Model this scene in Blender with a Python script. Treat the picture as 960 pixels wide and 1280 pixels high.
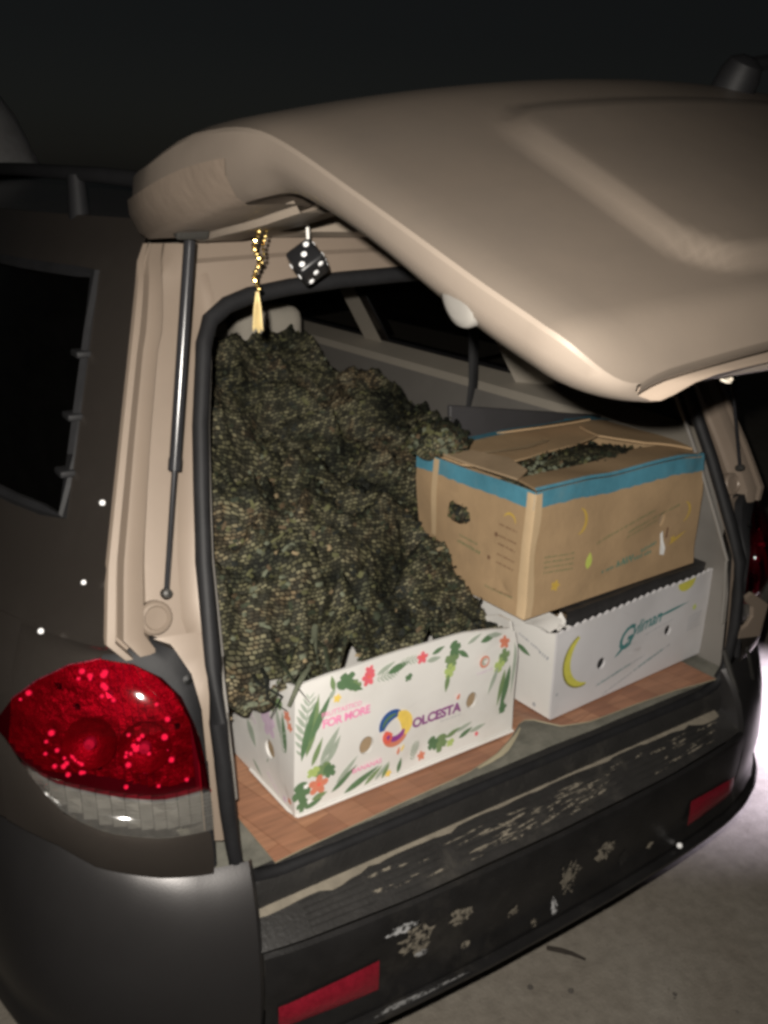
import bpy, bmesh, math, random
from mathutils import Vector, Matrix, noise, Euler
from mathutils.geometry import tessellate_polygon

for o in list(bpy.data.objects):
    bpy.data.objects.remove(o, do_unlink=True)
S = bpy.context.scene
COL = S.collection
rad = math.radians
random.seed(7)

# ------------------------------------------------------------------ camera
CAM = Vector((-1.02, -1.0, 1.68))
PITCH, ROLL, HEAD, FPX = rad(19.2), rad(1.8), rad(34.7), 1150.0
c_f = Vector((math.sin(HEAD)*math.cos(PITCH), math.cos(HEAD)*math.cos(PITCH), -math.sin(PITCH)))
c_r0 = Vector((math.cos(HEAD), -math.sin(HEAD), 0))
c_u0 = c_r0.cross(c_f)
c_r = math.cos(ROLL)*c_r0 + math.sin(ROLL)*c_u0
c_u = math.cos(ROLL)*c_u0 - math.sin(ROLL)*c_r0
cam_d = bpy.data.cameras.new('camera')
cam_o = bpy.data.objects.new('camera', cam_d)
COL.objects.link(cam_o)
cam_o.matrix_world = Matrix(((c_r.x, c_u.x, -c_f.x, CAM.x), (c_r.y, c_u.y, -c_f.y, CAM.y),
                             (c_r.z, c_u.z, -c_f.z, CAM.z), (0, 0, 0, 1)))
cam_d.sensor_fit = 'VERTICAL'
cam_d.sensor_height = 24.0
cam_d.lens = 24.0*FPX/1280.0
cam_d.clip_start = 0.02
cam_d.clip_end = 2000
S.camera = cam_o
S.render.resolution_x, S.render.resolution_y = 768, 1024

# ------------------------------------------------------------------ night sky
wd = bpy.data.worlds.new('World')
S.world = wd
wd.use_nodes = True
wn = wd.node_tree
bg = wn.nodes['Background']
sky = wn.nodes.new('ShaderNodeTexSky')
sky.sky_type = 'NISHITA'
sky.sun_disc = False
sky.sun_elevation = rad(10.0)
sky.sun_rotation = rad(200)
hs = wn.nodes.new('ShaderNodeHueSaturation'); hs.inputs['Saturation'].default_value = 0.35      # night air, hardly any colour left
wn.links.new(sky.outputs[0], hs.inputs['Color']); wn.links.new(hs.outputs[0], bg.inputs[0])
bg.inputs[1].default_value = 0.0014

# ------------------------------------------------------------------ lights of the place
def spot(name, loc, target, energy, size, blend, color, radius):
    d = bpy.data.lights.new(name, 'SPOT')
    d.energy = energy; d.spot_size = rad(size); d.spot_blend = blend
    d.color = color; d.shadow_soft_size = radius
    o = bpy.data.objects.new(name, d)
    COL.objects.link(o)
    o.location = loc
    o.rotation_euler = (Vector(target)-Vector(loc)).to_track_quat('-Z', 'Y').to_euler()
    return o
# the torch of the phone that took the picture: the only light on the car
spot('phone_torch', CAM - 0.022*c_r + 0.03*c_u, (-0.33, 0.10, 1.06), 146, 98, 1.0, (1.0, 0.94, 0.86), 0.006)
# the second torch, whose pale violet pool lies on the ground beside the car
spot('hand_torch', (2.45, 0.05, 0.95), (1.74, 0.44, 0.0), 720, 58, 1.0, (0.82, 0.76, 1.0), 0.02)

vs = S.view_settings
vs.view_transform = 'Standard'; vs.look = 'None'
vs.exposure = 0.0; vs.gamma = 1.0; vs.use_curve_mapping = False
S.cycles.pixel_filter_type = 'BLACKMAN_HARRIS'
S.cycles.filter_width = 3.3
S.cycles.max_bounces = 8
S.cycles.transparent_max_bounces = 12
S.cycles.use_denoising = True

# ================================================================== materials
def _nt(name):
    m = bpy.data.materials.new(name)
    m.use_nodes = True
    return m, m.node_tree, m.node_tree.nodes['Principled BSDF']

def mat(name, col, rough=0.5, metal=0.0, var=0.15, vscale=8.0, bump=0.0, bscale=60.0, coat=0.0,
        col2=None, thr=(0.45, 0.6), sheen=0.0, spec=0.5, stretch=(1, 1, 1)):
    """principled surface: base colour with soft noise variation, an optional second colour in patches and a noise bump"""
    m, nt, p = _nt(name)
    N, L = nt.nodes, nt.links
    tc = N.new('ShaderNodeTexCoord')
    mp = N.new('ShaderNodeMapping'); mp.inputs['Scale'].default_value = stretch
    L.new(tc.outputs['Object'], mp.inputs[0])
    nz = N.new('ShaderNodeTexNoise'); nz.inputs['Scale'].default_value = vscale
    nz.inputs['Detail'].default_value = 6; nz.inputs['Roughness'].default_value = 0.65
    L.new(mp.outputs[0], nz.inputs['Vector'])
    rp = N.new('ShaderNodeValToRGB')
    rp.color_ramp.elements[0].position = 0.25; rp.color_ramp.elements[1].position = 0.75
    lo = [max(0, c*(1-var)) for c in col]; hi = [min(1, c*(1+var)) for c in col]
    rp.color_ramp.elements[0].color = (*lo, 1); rp.color_ramp.elements[1].color = (*hi, 1)
    L.new(nz.outputs['Fac'], rp.inputs[0])
    out = rp.outputs[0]
    if col2 is not None:
        n2 = N.new('ShaderNodeTexNoise'); n2.inputs['Scale'].default_value = vscale*0.6
        n2.inputs['Detail'].default_value = 8; n2.inputs['Roughness'].default_value = 0.7
        L.new(mp.outputs[0], n2.inputs['Vector'])
        r2 = N.new('ShaderNodeValToRGB')
        r2.color_ramp.elements[0].position = thr[0]; r2.color_ramp.elements[1].position = thr[1]
        L.new(n2.outputs['Fac'], r2.inputs[0])
        mx = N.new('ShaderNodeMixRGB'); mx.inputs[2].default_value = (*col2, 1)
        L.new(r2.outputs[0], mx.inputs[0]); L.new(out, mx.inputs[1]); out = mx.outputs[0]
    L.new(out, p.inputs['Base Color'])
    p.inputs['Roughness'].default_value = rough
    p.inputs['Metallic'].default_value = metal
    p.inputs['Coat Weight'].default_value = coat
    p.inputs['Coat Roughness'].default_value = 0.12
    p.inputs['Specular IOR Level'].default_value = spec
    p.inputs['Sheen Weight'].default_value = sheen
    if bump > 0:
        nb = N.new('ShaderNodeTexNoise'); nb.inputs['Scale'].default_value = bscale; nb.inputs['Detail'].default_value = 5
        L.new(mp.outputs[0], nb.inputs['Vector'])
        bp = N.new('ShaderNodeBump'); bp.inputs['Strength'].default_value = bump; bp.inputs['Distance'].default_value = 0.004
        L.new(nb.outputs['Fac'], bp.inputs['Height']); L.new(bp.outputs[0], p.inputs['Normal'])
    return m

def lens_mat(name, tint, gloss=0.05, dust=0.0, dustcol=(0.3, 0.28, 0.25), f0=0.04):
    """thin coloured glass or plastic: tinted see-through with a fresnel reflection and a little dust"""
    m, nt, p = _nt(name)
    N, L = nt.nodes, nt.links
    N.remove(p)
    tr = N.new('ShaderNodeBsdfTransparent'); tr.inputs[0].default_value = (*tint, 1)
    gl = N.new('ShaderNodeBsdfGlossy'); gl.inputs['Roughness'].default_value = gloss
    fc = N.new('ShaderNodeLayerWeight')          # Schlick reflectance, the same from both sides of the thin pane
    pw = N.new('ShaderNodeMath'); pw.operation = 'POWER'; pw.inputs[1].default_value = 5
    L.new(fc.outputs['Facing'], pw.inputs[0])
    lw = N.new('ShaderNodeMath'); lw.operation = 'MULTIPLY_ADD'; lw.inputs[1].default_value = 1-f0; lw.inputs[2].default_value = f0
    L.new(pw.outputs[0], lw.inputs[0])
    mx = N.new('ShaderNodeMixShader')
    L.new(lw.outputs[0], mx.inputs[0]); L.new(tr.outputs[0], mx.inputs[1]); L.new(gl.outputs[0], mx.inputs[2])
    out = mx.outputs[0]
    if dust > 0:
        df = N.new('ShaderNodeBsdfDiffuse'); df.inputs[0].default_value = (*dustcol, 1)
        nz = N.new('ShaderNodeTexNoise'); nz.inputs['Scale'].default_value = 14; nz.inputs['Detail'].default_value = 6
        mr = N.new('ShaderNodeMapRange'); mr.inputs[3].default_value = dust*0.5; mr.inputs[4].default_value = dust*1.5
        L.new(nz.outputs['Fac'], mr.inputs[0])
        m2 = N.new('ShaderNodeMixShader')
        L.new(mr.outputs[0], m2.inputs[0]); L.new(out, m2.inputs[1]); L.new(df.outputs[0], m2.inputs[2])
        out = m2.outputs[0]
    L.new(out, N['Material Output'].inputs[0])
    return m

M = {}
M['paint'] = mat('beige_jamb_paint', (0.232, 0.184, 0.144), 0.38, 0.15, 0.10, 3, 0.03, 500, coat=0.1)
M['body_paint'] = mat('shaded_taupe_metallic_paint', (0.088, 0.075, 0.065), 0.27, 0.75, 0.10, 3, 0.05, 300, coat=0.3, col2=(0.115, 0.10, 0.088), thr=(0.5, 0.8))  # same paint made darker: the weak grazing light is worked into its colour
M['lit_rim_paint'] = mat('lit_beige_rim_paint', (0.150, 0.124, 0.101), 0.45, 0.10, 0.08, 5, 0.03, 500)  # the tailgate paint a shade lighter, standing in for the rim facing the torch
M['lit_gate_paint'] = mat('lit_beige_gate_paint', (0.146, 0.119, 0.095), 0.44, 0.40, 0.10, 4, 0.03, 500, coat=0.15, col2=(0.126, 0.105, 0.086), thr=(0.45, 0.7))  # same car paint made lighter: torchlight on the tailgate put into its colour
M['black_plastic'] = mat('black_bumper_plastic', (0.013, 0.0125, 0.0125), 0.33, 0, 0.4, 10, 0.15, 160, col2=(0.04, 0.037, 0.033), thr=(0.56, 0.8))
M['bumper_paint'] = mat('dark_grey_bumper_paint', (0.040, 0.038, 0.038), 0.36, 0.55, 0.1, 5, 0.03, 400, coat=0.1)
M['step'] = mat('dusty_step_plastic', (0.022, 0.021, 0.020), 0.5, 0, 0.3, 14, 0.3, 160, col2=(0.062, 0.057, 0.049), thr=(0.55, 0.78))
M['rubber'] = mat('seal_rubber', (0.012, 0.012, 0.013), 0.6, 0, 0.3, 20, 0.05, 200, col2=(0.03, 0.029, 0.027), thr=(0.6, 0.85), spec=0.3)
M['scuff'] = mat('worn_beige_undercoat', (0.185, 0.162, 0.125), 0.8, 0, 0.25, 30, 0.3, 120)
M['white_chip'] = mat('white_filler_chip', (0.36, 0.36, 0.36), 0.7, 0, 0.15, 40, 0.2, 150)
def feather(src, name):
    m = M[src].copy(); m.name = name; nt = m.node_tree; N, L = nt.nodes, nt.links
    p = N['Principled BSDF']; tc = N.new('ShaderNodeTexCoord')
    n = N.new('ShaderNodeTexNoise'); n.inputs['Scale'].default_value = 75; n.inputs['Detail'].default_value = 6; n.inputs['Roughness'].default_value = .7
    L.new(tc.outputs['Object'], n.inputs['Vector'])
    r = N.new('ShaderNodeValToRGB'); r.color_ramp.elements[0].position = .43; r.color_ramp.elements[1].position = .54
    L.new(n.outputs['Fac'], r.inputs[0]); L.new(r.outputs[0], p.inputs['Alpha'])
    M[name] = m
feather('scuff', 'worn_scuff'); feather('white_chip', 'worn_white')
M['carpet'] = mat('grey_cargo_carpet', (0.155, 0.152, 0.128), 0.95, 0, 0.3, 25, 0.5, 600, col2=(0.23, 0.22, 0.185), thr=(0.5, 0.75), spec=0.1)
M['trim'] = mat('beige_trim_plastic', (0.40, 0.36, 0.30), 0.55, 0, 0.07, 5, 0.15, 700)
M['gate_trim'] = mat('taupe_tailgate_trim', (0.27, 0.225, 0.18), 0.48, 0, 0.07, 4, 0.10, 700)
M['liner'] = mat('brown_rim_liner', (0.15, 0.118, 0.092), 0.5, 0, 0.15, 12, 0.2, 60)
M['grey_trim'] = mat('grey_trim_plastic', (0.18, 0.168, 0.152), 0.6, 0, 0.1, 6, 0.15, 600)
M['headliner'] = mat('headliner_cloth', (0.35, 0.32, 0.27), 0.95, 0, 0.06, 10, 0.2, 500, spec=0.1)
M['seat'] = mat('beige_seat_cloth', (0.42, 0.385, 0.325), 0.9, 0, 0.1, 10, 0.3, 400, spec=0.2)
M['steel'] = mat('strut_steel', (0.5, 0.5, 0.5), 0.25, 1.0, 0.05, 10)
M['strut'] = mat('strut_black_enamel', (0.02, 0.02, 0.022), 0.22, 0, 0.2, 10)
M['dark_metal'] = mat('dark_bracket', (0.045, 0.043, 0.039), 0.5, 0.3, 0.2, 15, 0.1, 100)
M['tyre'] = mat('dusty_tyre', (0.06, 0.052, 0.044), 0.9, 0, 0.3, 12, 0.4, 80)
M['rim'] = mat('alloy_rim', (0.42, 0.41, 0.39), 0.45, 0.9, 0.1, 6)
M['rail'] = mat('roof_rail_black', (0.012, 0.012, 0.013), 0.62, 0, 0.2, 10, 0.05, 200, spec=0.15)
M['white_rubber'] = mat('pale_rubber_stop', (0.13, 0.123, 0.112), 0.45, 0, 0.05, 20)
M['card'] = mat('brown_cardboard', (0.37, 0.255, 0.145), 0.85, 0, 0.12, 9, 0.15, 90, col2=(0.31, 0.215, 0.125), thr=(0.5, 0.72), spec=0.2)
M['card_in'] = mat('cardboard_inside', (0.33, 0.24, 0.15), 0.9, 0, 0.15, 12, 0.2, 90, spec=0.2)
M['white_board'] = mat('white_printed_board', (0.67, 0.655, 0.625), 0.5, 0, 0.03, 6, 0.10, 30, spec=0.3, col2=(0.56, 0.535, 0.49), thr=(0.52, 0.8))
M['white_board_grey'] = mat('white_coated_board', (0.56, 0.55, 0.56), 0.5, 0, 0.04, 6, 0.10, 30, spec=0.3, col2=(0.52, 0.50, 0.49), thr=(0.52, 0.8))
M['blue_tape'] = mat('blue_tape', (0.075, 0.235, 0.315), 0.45, 0, 0.2, 16, 0.35, 40, col2=(0.13, 0.26, 0.31), thr=(0.5, 0.75))
M['clear_tape'] = mat('yellowed_clear_tape', (0.52, 0.385, 0.235), 0.3, 0, 0.08, 15, 0.1, 60)
M['black_liner'] = mat('black_liner_film', (0.022, 0.021, 0.021), 0.5, 0, 0.3, 30, 0.2, 60)
M['hole'] = mat('hole_shadow_board', (0.20, 0.14, 0.085), 0.9, 0, 0.2, 20)
def ink(name, c): M[name] = mat('ink_'+name, c, 0.55, 0, 0.12, 60, spec=0.3)
ink('leaf_dark', (0.10, 0.18, 0.09)); ink('leaf_mid', (0.17, 0.25, 0.115)); ink('leaf_grey', (0.33, 0.38, 0.31))
ink('leaf_light', (0.38, 0.48, 0.16)); ink('coral', (0.60, 0.21, 0.13)); ink('rose', (0.68, 0.13, 0.16)); ink('lilac', (0.62, 0.48, 0.60))
ink('pink', (0.80, 0.25, 0.45)); ink('purple', (0.24, 0.07, 0.22)); ink('navy', (0.03, 0.09, 0.28)); ink('yellow', (0.78, 0.56, 0.12))
ink('red', (0.70, 0.13, 0.09)); ink('violet', (0.25, 0.05, 0.25)); ink('teal', (0.06, 0.20, 0.20)); ink('banana', (0.55, 0.52, 0.09))
ink('banana_edge', (0.22, 0.20, 0.04)); ink('card_green', (0.16, 0.18, 0.09)); ink('card_brown', (0.17, 0.10, 0.06)); ink('card_yellow', (0.50, 0.34, 0.07))
ink('lime', (0.48, 0.55, 0.12)); ink('grey_ink', (0.35, 0.36, 0.38)); ink('white_ink', (0.8, 0.8, 0.78)); ink('card_teal', (0.10, 0.20, 0.15))
CAMO = []
for nm, c in (('dark_green', (0.028, 0.034, 0.020)), ('olive', (0.080, 0.080, 0.036)), ('grey_green', (0.110, 0.120, 0.082)),
              ('brown', (0.085, 0.060, 0.034)), ('tan', (0.235, 0.180, 0.105)), ('black_green', (0.013, 0.015, 0.012)), ('pale', (0.30, 0.29, 0.22))):
    CAMO.append(mat('camouflage_'+nm, c, 0.75, 0, 0.45, 45, 0.4, 260, spec=0.25))
def net_mat():
    m, nt, p = _nt('camouflage_net_weave')
    N, L = nt.nodes, nt.links
    uv = N.new('ShaderNodeUVMap'); uv.uv_map = 'weave'
    tc = N.new('ShaderNodeTexCoord')
    dn = N.new('ShaderNodeTexNoise'); dn.inputs['Scale'].default_value = 9; dn.inputs['Detail'].default_value = 3
    L.new(tc.outputs['Object'], dn.inputs['Vector'])
    vm = N.new('ShaderNodeVectorMath'); vm.operation = 'MULTIPLY_ADD'; vm.inputs[1].default_value = (.05, .05, .0)
    L.new(dn.outputs['Color'], vm.inputs[0]); L.new(uv.outputs[0], vm.inputs[2])
    br = N.new('ShaderNodeTexBrick'); br.offset = .5
    br.inputs['Color1'].default_value = (.32, .32, .32, 1); br.inputs['Color2'].default_value = (2.2, 2.1, 1.85, 1); br.inputs['Mortar'].default_value = (.10, .10, .10, 1)
    br.inputs['Scale'].default_value = 1; br.inputs['Mortar Size'].default_value = .0011; br.inputs['Mortar Smooth'].default_value = .4; br.inputs['Bias'].default_value = -.25
    br.inputs['Brick Width'].default_value = .0092; br.inputs['Row Height'].default_value = .0068
    L.new(vm.outputs[0], br.inputs['Vector'])
    cn = N.new('ShaderNodeTexNoise'); cn.inputs['Scale'].default_value = 9.5; cn.inputs['Detail'].default_value = 7; cn.inputs['Roughness'].default_value = .62
    L.new(tc.outputs['Object'], cn.inputs['Vector'])
    r = N.new('ShaderNodeValToRGB'); e = r.color_ramp.elements
    e[0].position = .30; e[0].color = (.016, .018, .013, 1); e[1].position = .78; e[1].color = (.20, .155, .095, 1)
    for ps, c in ((.40, (.036, .039, .026)), (.47, (.080, .078, .048)), (.54, (.118, .115, .080)), (.61, (.100, .077, .048)), (.68, (.185, .172, .125))):
        q = e.new(ps); q.color = (*c, 1)
    L.new(cn.outputs['Fac'], r.inputs[0])
    mx = N.new('ShaderNodeMixRGB'); mx.blend_type = 'MULTIPLY'; mx.inputs[0].default_value = 1.0
    L.new(r.outputs[0], mx.inputs[1]); L.new(br.outputs['Color'], mx.inputs[2]); L.new(mx.outputs[0], p.inputs['Base Color'])
    p.inputs['Roughness'].default_value = .75; p.inputs['Specular IOR Level'].default_value = .2
    bp = N.new('ShaderNodeBump'); bp.inputs['Strength'].default_value = .7; bp.inputs['Distance'].default_value = .003; bp.invert = True
    L.new(br.outputs['Fac'], bp.inputs['Height'])
    n2 = N.new('ShaderNodeTexNoise'); n2.inputs['Scale'].default_value = 120; n2.inputs['Detail'].default_value = 4
    L.new(tc.outputs['Object'], n2.inputs['Vector'])
    b2_ = N.new('ShaderNodeBump'); b2_.inputs['Strength'].default_value = .5; b2_.inputs['Distance'].default_value = .004
    L.new(n2.outputs['Fac'], b2_.inputs['Height']); L.new(bp.outputs[0], b2_.inputs['Normal']); L.new(b2_.outputs[0], p.inputs['Normal'])
    return m
M['net'] = net_mat()
M['dice'] = mat('black_dice', (0.012, 0.012, 0.013), 0.35, 0, 0.2, 20)
M['pip'] = mat('white_pip', (0.85, 0.85, 0.85), 0.5, 0, 0.02, 20)
M['cord'] = mat('white_cord', (0.75, 0.73, 0.68), 0.7, 0, 0.05, 20)
M['gold'] = mat('gold_foil', (0.78, 0.58, 0.22), 0.25, 1.0, 0.2, 60)
M['gold_matt'] = mat('gold_thread', (0.66, 0.52, 0.25), 0.5, 0.3, 0.2, 60)
M['twig'] = mat('dark_twig', (0.035, 0.028, 0.022), 0.9, 0, 0.3, 40, 0.4, 100)
M['pebble'] = mat('dark_pebble', (0.10, 0.09, 0.08), 0.9, 0, 0.3, 30, 0.3, 100)
M['white_bead'] = mat('white_dot', (0.9, 0.9, 0.9), 0.4, 0, 0.02, 20)
M['mound'] = mat('pale_soil', (0.80, 0.79, 0.76), 0.95, 0, 0.3, 4, 0.6, 20)
M['chrome'] = mat('lamp_reflector', (0.80, 0.78, 0.75), 0.16, 1.0, 0.02, 20)
M['red_reflector'] = mat('lamp_red_backing', (0.15, 0.028, 0.045), 0.40, 0.5, 0.5, 40, 0.5, 300)
M['red_lens'] = lens_mat('red_lamp_lens', (0.86, 0.10, 0.22), 0.07)
M['clear_lens'] = lens_mat('clear_lamp_lens', (0.86, 0.85, 0.81), 0.08, 0.10, (0.5, 0.48, 0.44))
M['dark_glass'] = lens_mat('tinted_car_glass', (0.03, 0.033, 0.036), 0.04, 0.004, f0=0.03)
M['gate_glass'] = lens_mat('dusty_rear_glass', (0.35, 0.37, 0.36), 0.10, 0.16, (0.30, 0.29, 0.25))
M['red_refl'] = mat('red_bumper_reflector', (0.22, 0.010, 0.022), 0.25, 0.2, 0.3, 120, 0.4, 400, coat=0.5)

def ground_mat():
    m, nt, p = _nt('dusty_concrete_ground')
    N, L = nt.nodes, nt.links
    tc = N.new('ShaderNodeTexCoord')
    def nz(s, d=8, r=0.65):
        n = N.new('ShaderNodeTexNoise'); n.inputs['Scale'].default_value = s; n.inputs['Detail'].default_value = d
        n.inputs['Roughness'].default_value = r
        L.new(tc.outputs['Object'], n.inputs['Vector']); return n
    a = nz(3.5); b = nz(28); cc = nz(160, 4)
    r1 = N.new('ShaderNodeValToRGB')
    r1.color_ramp.elements[0].color = (0.25, 0.22, 0.18, 1); r1.color_ramp.elements[0].position = 0.3
    r1.color_ramp.elements[1].color = (0.33, 0.30, 0.255, 1); r1.color_ramp.elements[1].position = 0.72
    L.new(a.outputs['Fac'], r1.inputs[0])
    r2 = N.new('ShaderNodeValToRGB')
    r2.color_ramp.elements[0].color = (0.6, 0.6, 0.6, 1); r2.color_ramp.elements[0].position = 0.33
    r2.color_ramp.elements[1].color = (1.1, 1.1, 1.1, 1); r2.color_ramp.elements[1].position = 0.6
    L.new(b.outputs['Fac'], r2.inputs[0])
    mx = N.new('ShaderNodeMixRGB'); mx.blend_type = 'MULTIPLY'; mx.inputs[0].default_value = 0.35
    L.new(r1.outputs[0], mx.inputs[1]); L.new(r2.outputs[0], mx.inputs[2])
    L.new(mx.outputs[0], p.inputs['Base Color'])
    p.inputs['Roughness'].default_value = 0.92; p.inputs['Specular IOR Level'].default_value = 0.2
    vo = N.new('ShaderNodeTexVoronoi'); vo.inputs['Scale'].default_value = 55; vo.inputs['Randomness'].default_value = 1
    L.new(tc.outputs['Object'], vo.inputs['Vector'])
    r3 = N.new('ShaderNodeValToRGB')
    r3.color_ramp.elements[0].color = (0.35, 0.33, 0.3, 1); r3.color_ramp.elements[0].position = 0.07
    r3.color_ramp.elements[1].color = (1, 1, 1, 1); r3.color_ramp.elements[1].position = 0.16
    L.new(vo.outputs['Distance'], r3.inputs[0])
    gm = nz(7, 3); r4 = N.new('ShaderNodeValToRGB'); r4.color_ramp.elements[0].position = 0.52; r4.color_ramp.elements[1].position = 0.66
    L.new(gm.outputs['Fac'], r4.inputs[0])
    m3 = N.new('ShaderNodeMixRGB'); m3.blend_type = 'MULTIPLY'
    L.new(r4.outputs[0], m3.inputs[0]); L.new(mx.outputs[0], m3.inputs[1]); L.new(r3.outputs[0], m3.inputs[2])
    L.new(m3.outputs[0], p.inputs['Base Color'])
    ad = N.new('ShaderNodeMath'); ad.operation = 'ADD'
    L.new(b.outputs['Fac'], ad.inputs[0]); L.new(cc.outputs['Fac'], ad.inputs[1])
    bp = N.new('ShaderNodeBump'); bp.inputs['Strength'].default_value = 0.5; bp.inputs['Distance'].default_value = 0.006
    L.new(ad.outputs[0], bp.inputs['Height']); L.new(bp.outputs[0], p.inputs['Normal'])
    return m
M['ground'] = ground_mat()

def lino_mat():
    m, nt, p = _nt('wood_print_linoleum')
    N, L = nt.nodes, nt.links
    tc = N.new('ShaderNodeTexCoord')
    mp = N.new('ShaderNodeMapping'); mp.inputs['Rotation'].default_value = (0, 0, rad(78)); mp.inputs['Scale'].default_value = (1, 1, 1)
    L.new(tc.outputs['Object'], mp.inputs[0])
    br = N.new('ShaderNodeTexBrick'); br.offset = 0.37
    br.inputs['Color1'].default_value = (0.37, 0.19, 0.11, 1); br.inputs['Color2'].default_value = (0.25, 0.115, 0.068, 1)
    br.inputs['Mortar'].default_value = (0.24, 0.11, 0.06, 1)
    br.inputs['Scale'].default_value = 1.0; br.inputs['Mortar Size'].default_value = 0.0012
    br.inputs['Brick Width'].default_value = 0.34; br.inputs['Row Height'].default_value = 0.052
    L.new(mp.outputs[0], br.inputs['Vector'])
    m2 = N.new('ShaderNodeMapping'); m2.inputs['Rotation'].default_value = (0, 0, rad(78)); m2.inputs['Scale'].default_value = (6, 60, 6)
    L.new(tc.outputs['Object'], m2.inputs[0])
    n = N.new('ShaderNodeTexNoise'); n.inputs['Scale'].default_value = 2.2; n.inputs['Detail'].default_value = 6
    L.new(m2.outputs[0], n.inputs['Vector'])
    r = N.new('ShaderNodeValToRGB')
    r.color_ramp.elements[0].color = (0.68, 0.68, 0.68, 1); r.color_ramp.elements[0].position = 0.3
    r.color_ramp.elements[1].color = (1.15, 1.12, 1.1, 1); r.color_ramp.elements[1].position = 0.7
    L.new(n.outputs['Fac'], r.inputs[0])
    mx = N.new('ShaderNodeMixRGB'); mx.blend_type = 'MULTIPLY'; mx.inputs[0].default_value = 0.8
    L.new(br.outputs['Color'], mx.inputs[1]); L.new(r.outputs[0], mx.inputs[2])
    L.new(mx.outputs[0], p.inputs['Base Color'])
    p.inputs['Roughness'].default_value = 0.5
    return m
M['lino'] = lino_mat()
M['lino_back'] = mat('linoleum_backing', (0.36, 0.32, 0.22), 0.9, 0, 0.15, 20)

# ================================================================== mesh helpers
def kind(k):
    def deco(f):
        def g(*a, **kw):
            b = f(*a, **kw); b.kind = k; return b
        return g
    return deco
class B:
    """collects pieces of one mesh"""
    def __init__(s): s.v = []; s.f = []; s.mi = []
    def add(s, v, f, mi=0):
        o = len(s.v); s.v += [tuple(p) for p in v]
        s.f += [tuple(i+o for i in q) for q in f]; s.mi += [mi]*len(f); return s
    def grid(s, rows, closeu=False, closev=False, mi=0, flip=False, skip=None):
        nr, nc = len(rows), len(rows[0]); v = [p for r in rows for p in r]; f = []
        for i in range(nr if closev else nr-1):
            for j in range(nc if closeu else nc-1):
                if skip and skip(i, j): continue
                a, b = i*nc+j, i*nc+(j+1) % nc
                c, d = ((i+1) % nr)*nc+(j+1) % nc, ((i+1) % nr)*nc+j
                f.append((a, d, c, b) if flip else (a, b, c, d))
        return s.add(v, f, mi)
    def box(s, lo, hi, mi=0, bev=0.0):
        (x0, y0, z0), (x1, y1, z1) = lo, hi
        if bev <= 0:
            v = [(x0, y0, z0), (x1, y0, z0), (x1, y1, z0), (x0, y1, z0), (x0, y0, z1), (x1, y0, z1), (x1, y1, z1), (x0, y1, z1)]
            f = [(0, 3, 2, 1), (4, 5, 6, 7), (0, 1, 5, 4), (1, 2, 6, 5), (2, 3, 7, 6), (3, 0, 4, 7)]
            return s.add(v, f, mi)
        bm = bmesh.new()
        bmesh.ops.create_cube(bm, size=1)
        for q in bm.verts:
            q.co = Vector(((x0+x1)/2+q.co.x*(x1-x0), (y0+y1)/2+q.co.y*(y1-y0), (z0+z1)/2+q.co.z*(z1-z0)))
        bmesh.ops.bevel(bm, geom=list(bm.edges)+list(bm.verts), offset=bev, segments=3, profile=0.5, affect='EDGES')
        bm.verts.index_update()
        s.add([q.co.copy() for q in bm.verts], [[q.index for q in f.verts] for f in bm.faces], mi)
        bm.free(); return s
    def tube(s, path, r, n=10, mi=0, cap=True, closed=False, flat=1.0):
        path = [Vector(p) for p in path]; m = len(path); rows = []
        up = Vector((0.13, 0.21, 0.97))
        for i, p in enumerate(path):
            if closed: t = path[(i+1) % m]-path[i-1]
            else: t = path[min(i+1, m-1)]-path[max(i-1, 0)]
            t.normalize()
            a = t.cross(up)
            if a.length < 0.1: a = t.cross(Vector((1, 0, 0)))
            a.normalize(); b = a.cross(t)
            rr = r[i] if isinstance(r, (list, tuple)) else r
            rows.append([p+a*math.cos(2*math.pi*k/n)*rr+b*math.sin(2*math.pi*k/n)*rr*flat for k in range(n)])
        o = len(s.v)
        s.grid(rows, closeu=True, closev=closed, mi=mi, flip=True)
        if cap and not closed:
            s.f.append(tuple(o+k for k in range(n))); s.mi.append(mi)
            s.f.append(tuple(o+(m-1)*n+n-1-k for k in range(n))); s.mi.append(mi)
        return s
    def lathe(s, prof, axis, origin, n=24, mi=0):
        ax = Vector(axis).normalized(); o = Vector(origin)
        a = ax.cross(Vector((0, 0, 1)))
        if a.length < 0.1: a = ax.cross(Vector((1, 0, 0)))
        a.normalize(); b = ax.cross(a)
        rows = [[o+ax*h+(a*math.cos(2*math.pi*k/n)+b*math.sin(2*math.pi*k/n))*max(r, 1e-4) for k in range(n)] for r, h in prof]
        return s.grid(rows, closeu=True, mi=mi)
    def xf(s, Mx): s.v = [tuple(Mx @ Vector(p)) for p in s.v]; return s
    def mesh(s, name, mats, smooth=True, angle=38, recalc=True):
        me = bpy.data.meshes.new(name)
        me.from_pydata(s.v, [], s.f)
        for m in mats: me.materials.append(m)
        for p, k in zip(me.polygons, s.mi): p.material_index = k
        me.update()
        if recalc:
            bm = bmesh.new(); bm.from_mesh(me)
            bmesh.ops.recalc_face_normals(bm, faces=bm.faces); bm.to_mesh(me); bm.free()
        if smooth:
            for p in me.polygons: p.use_smooth = True
            try: me.set_sharp_from_angle(angle=rad(angle))
            except Exception: pass
        return me

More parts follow.
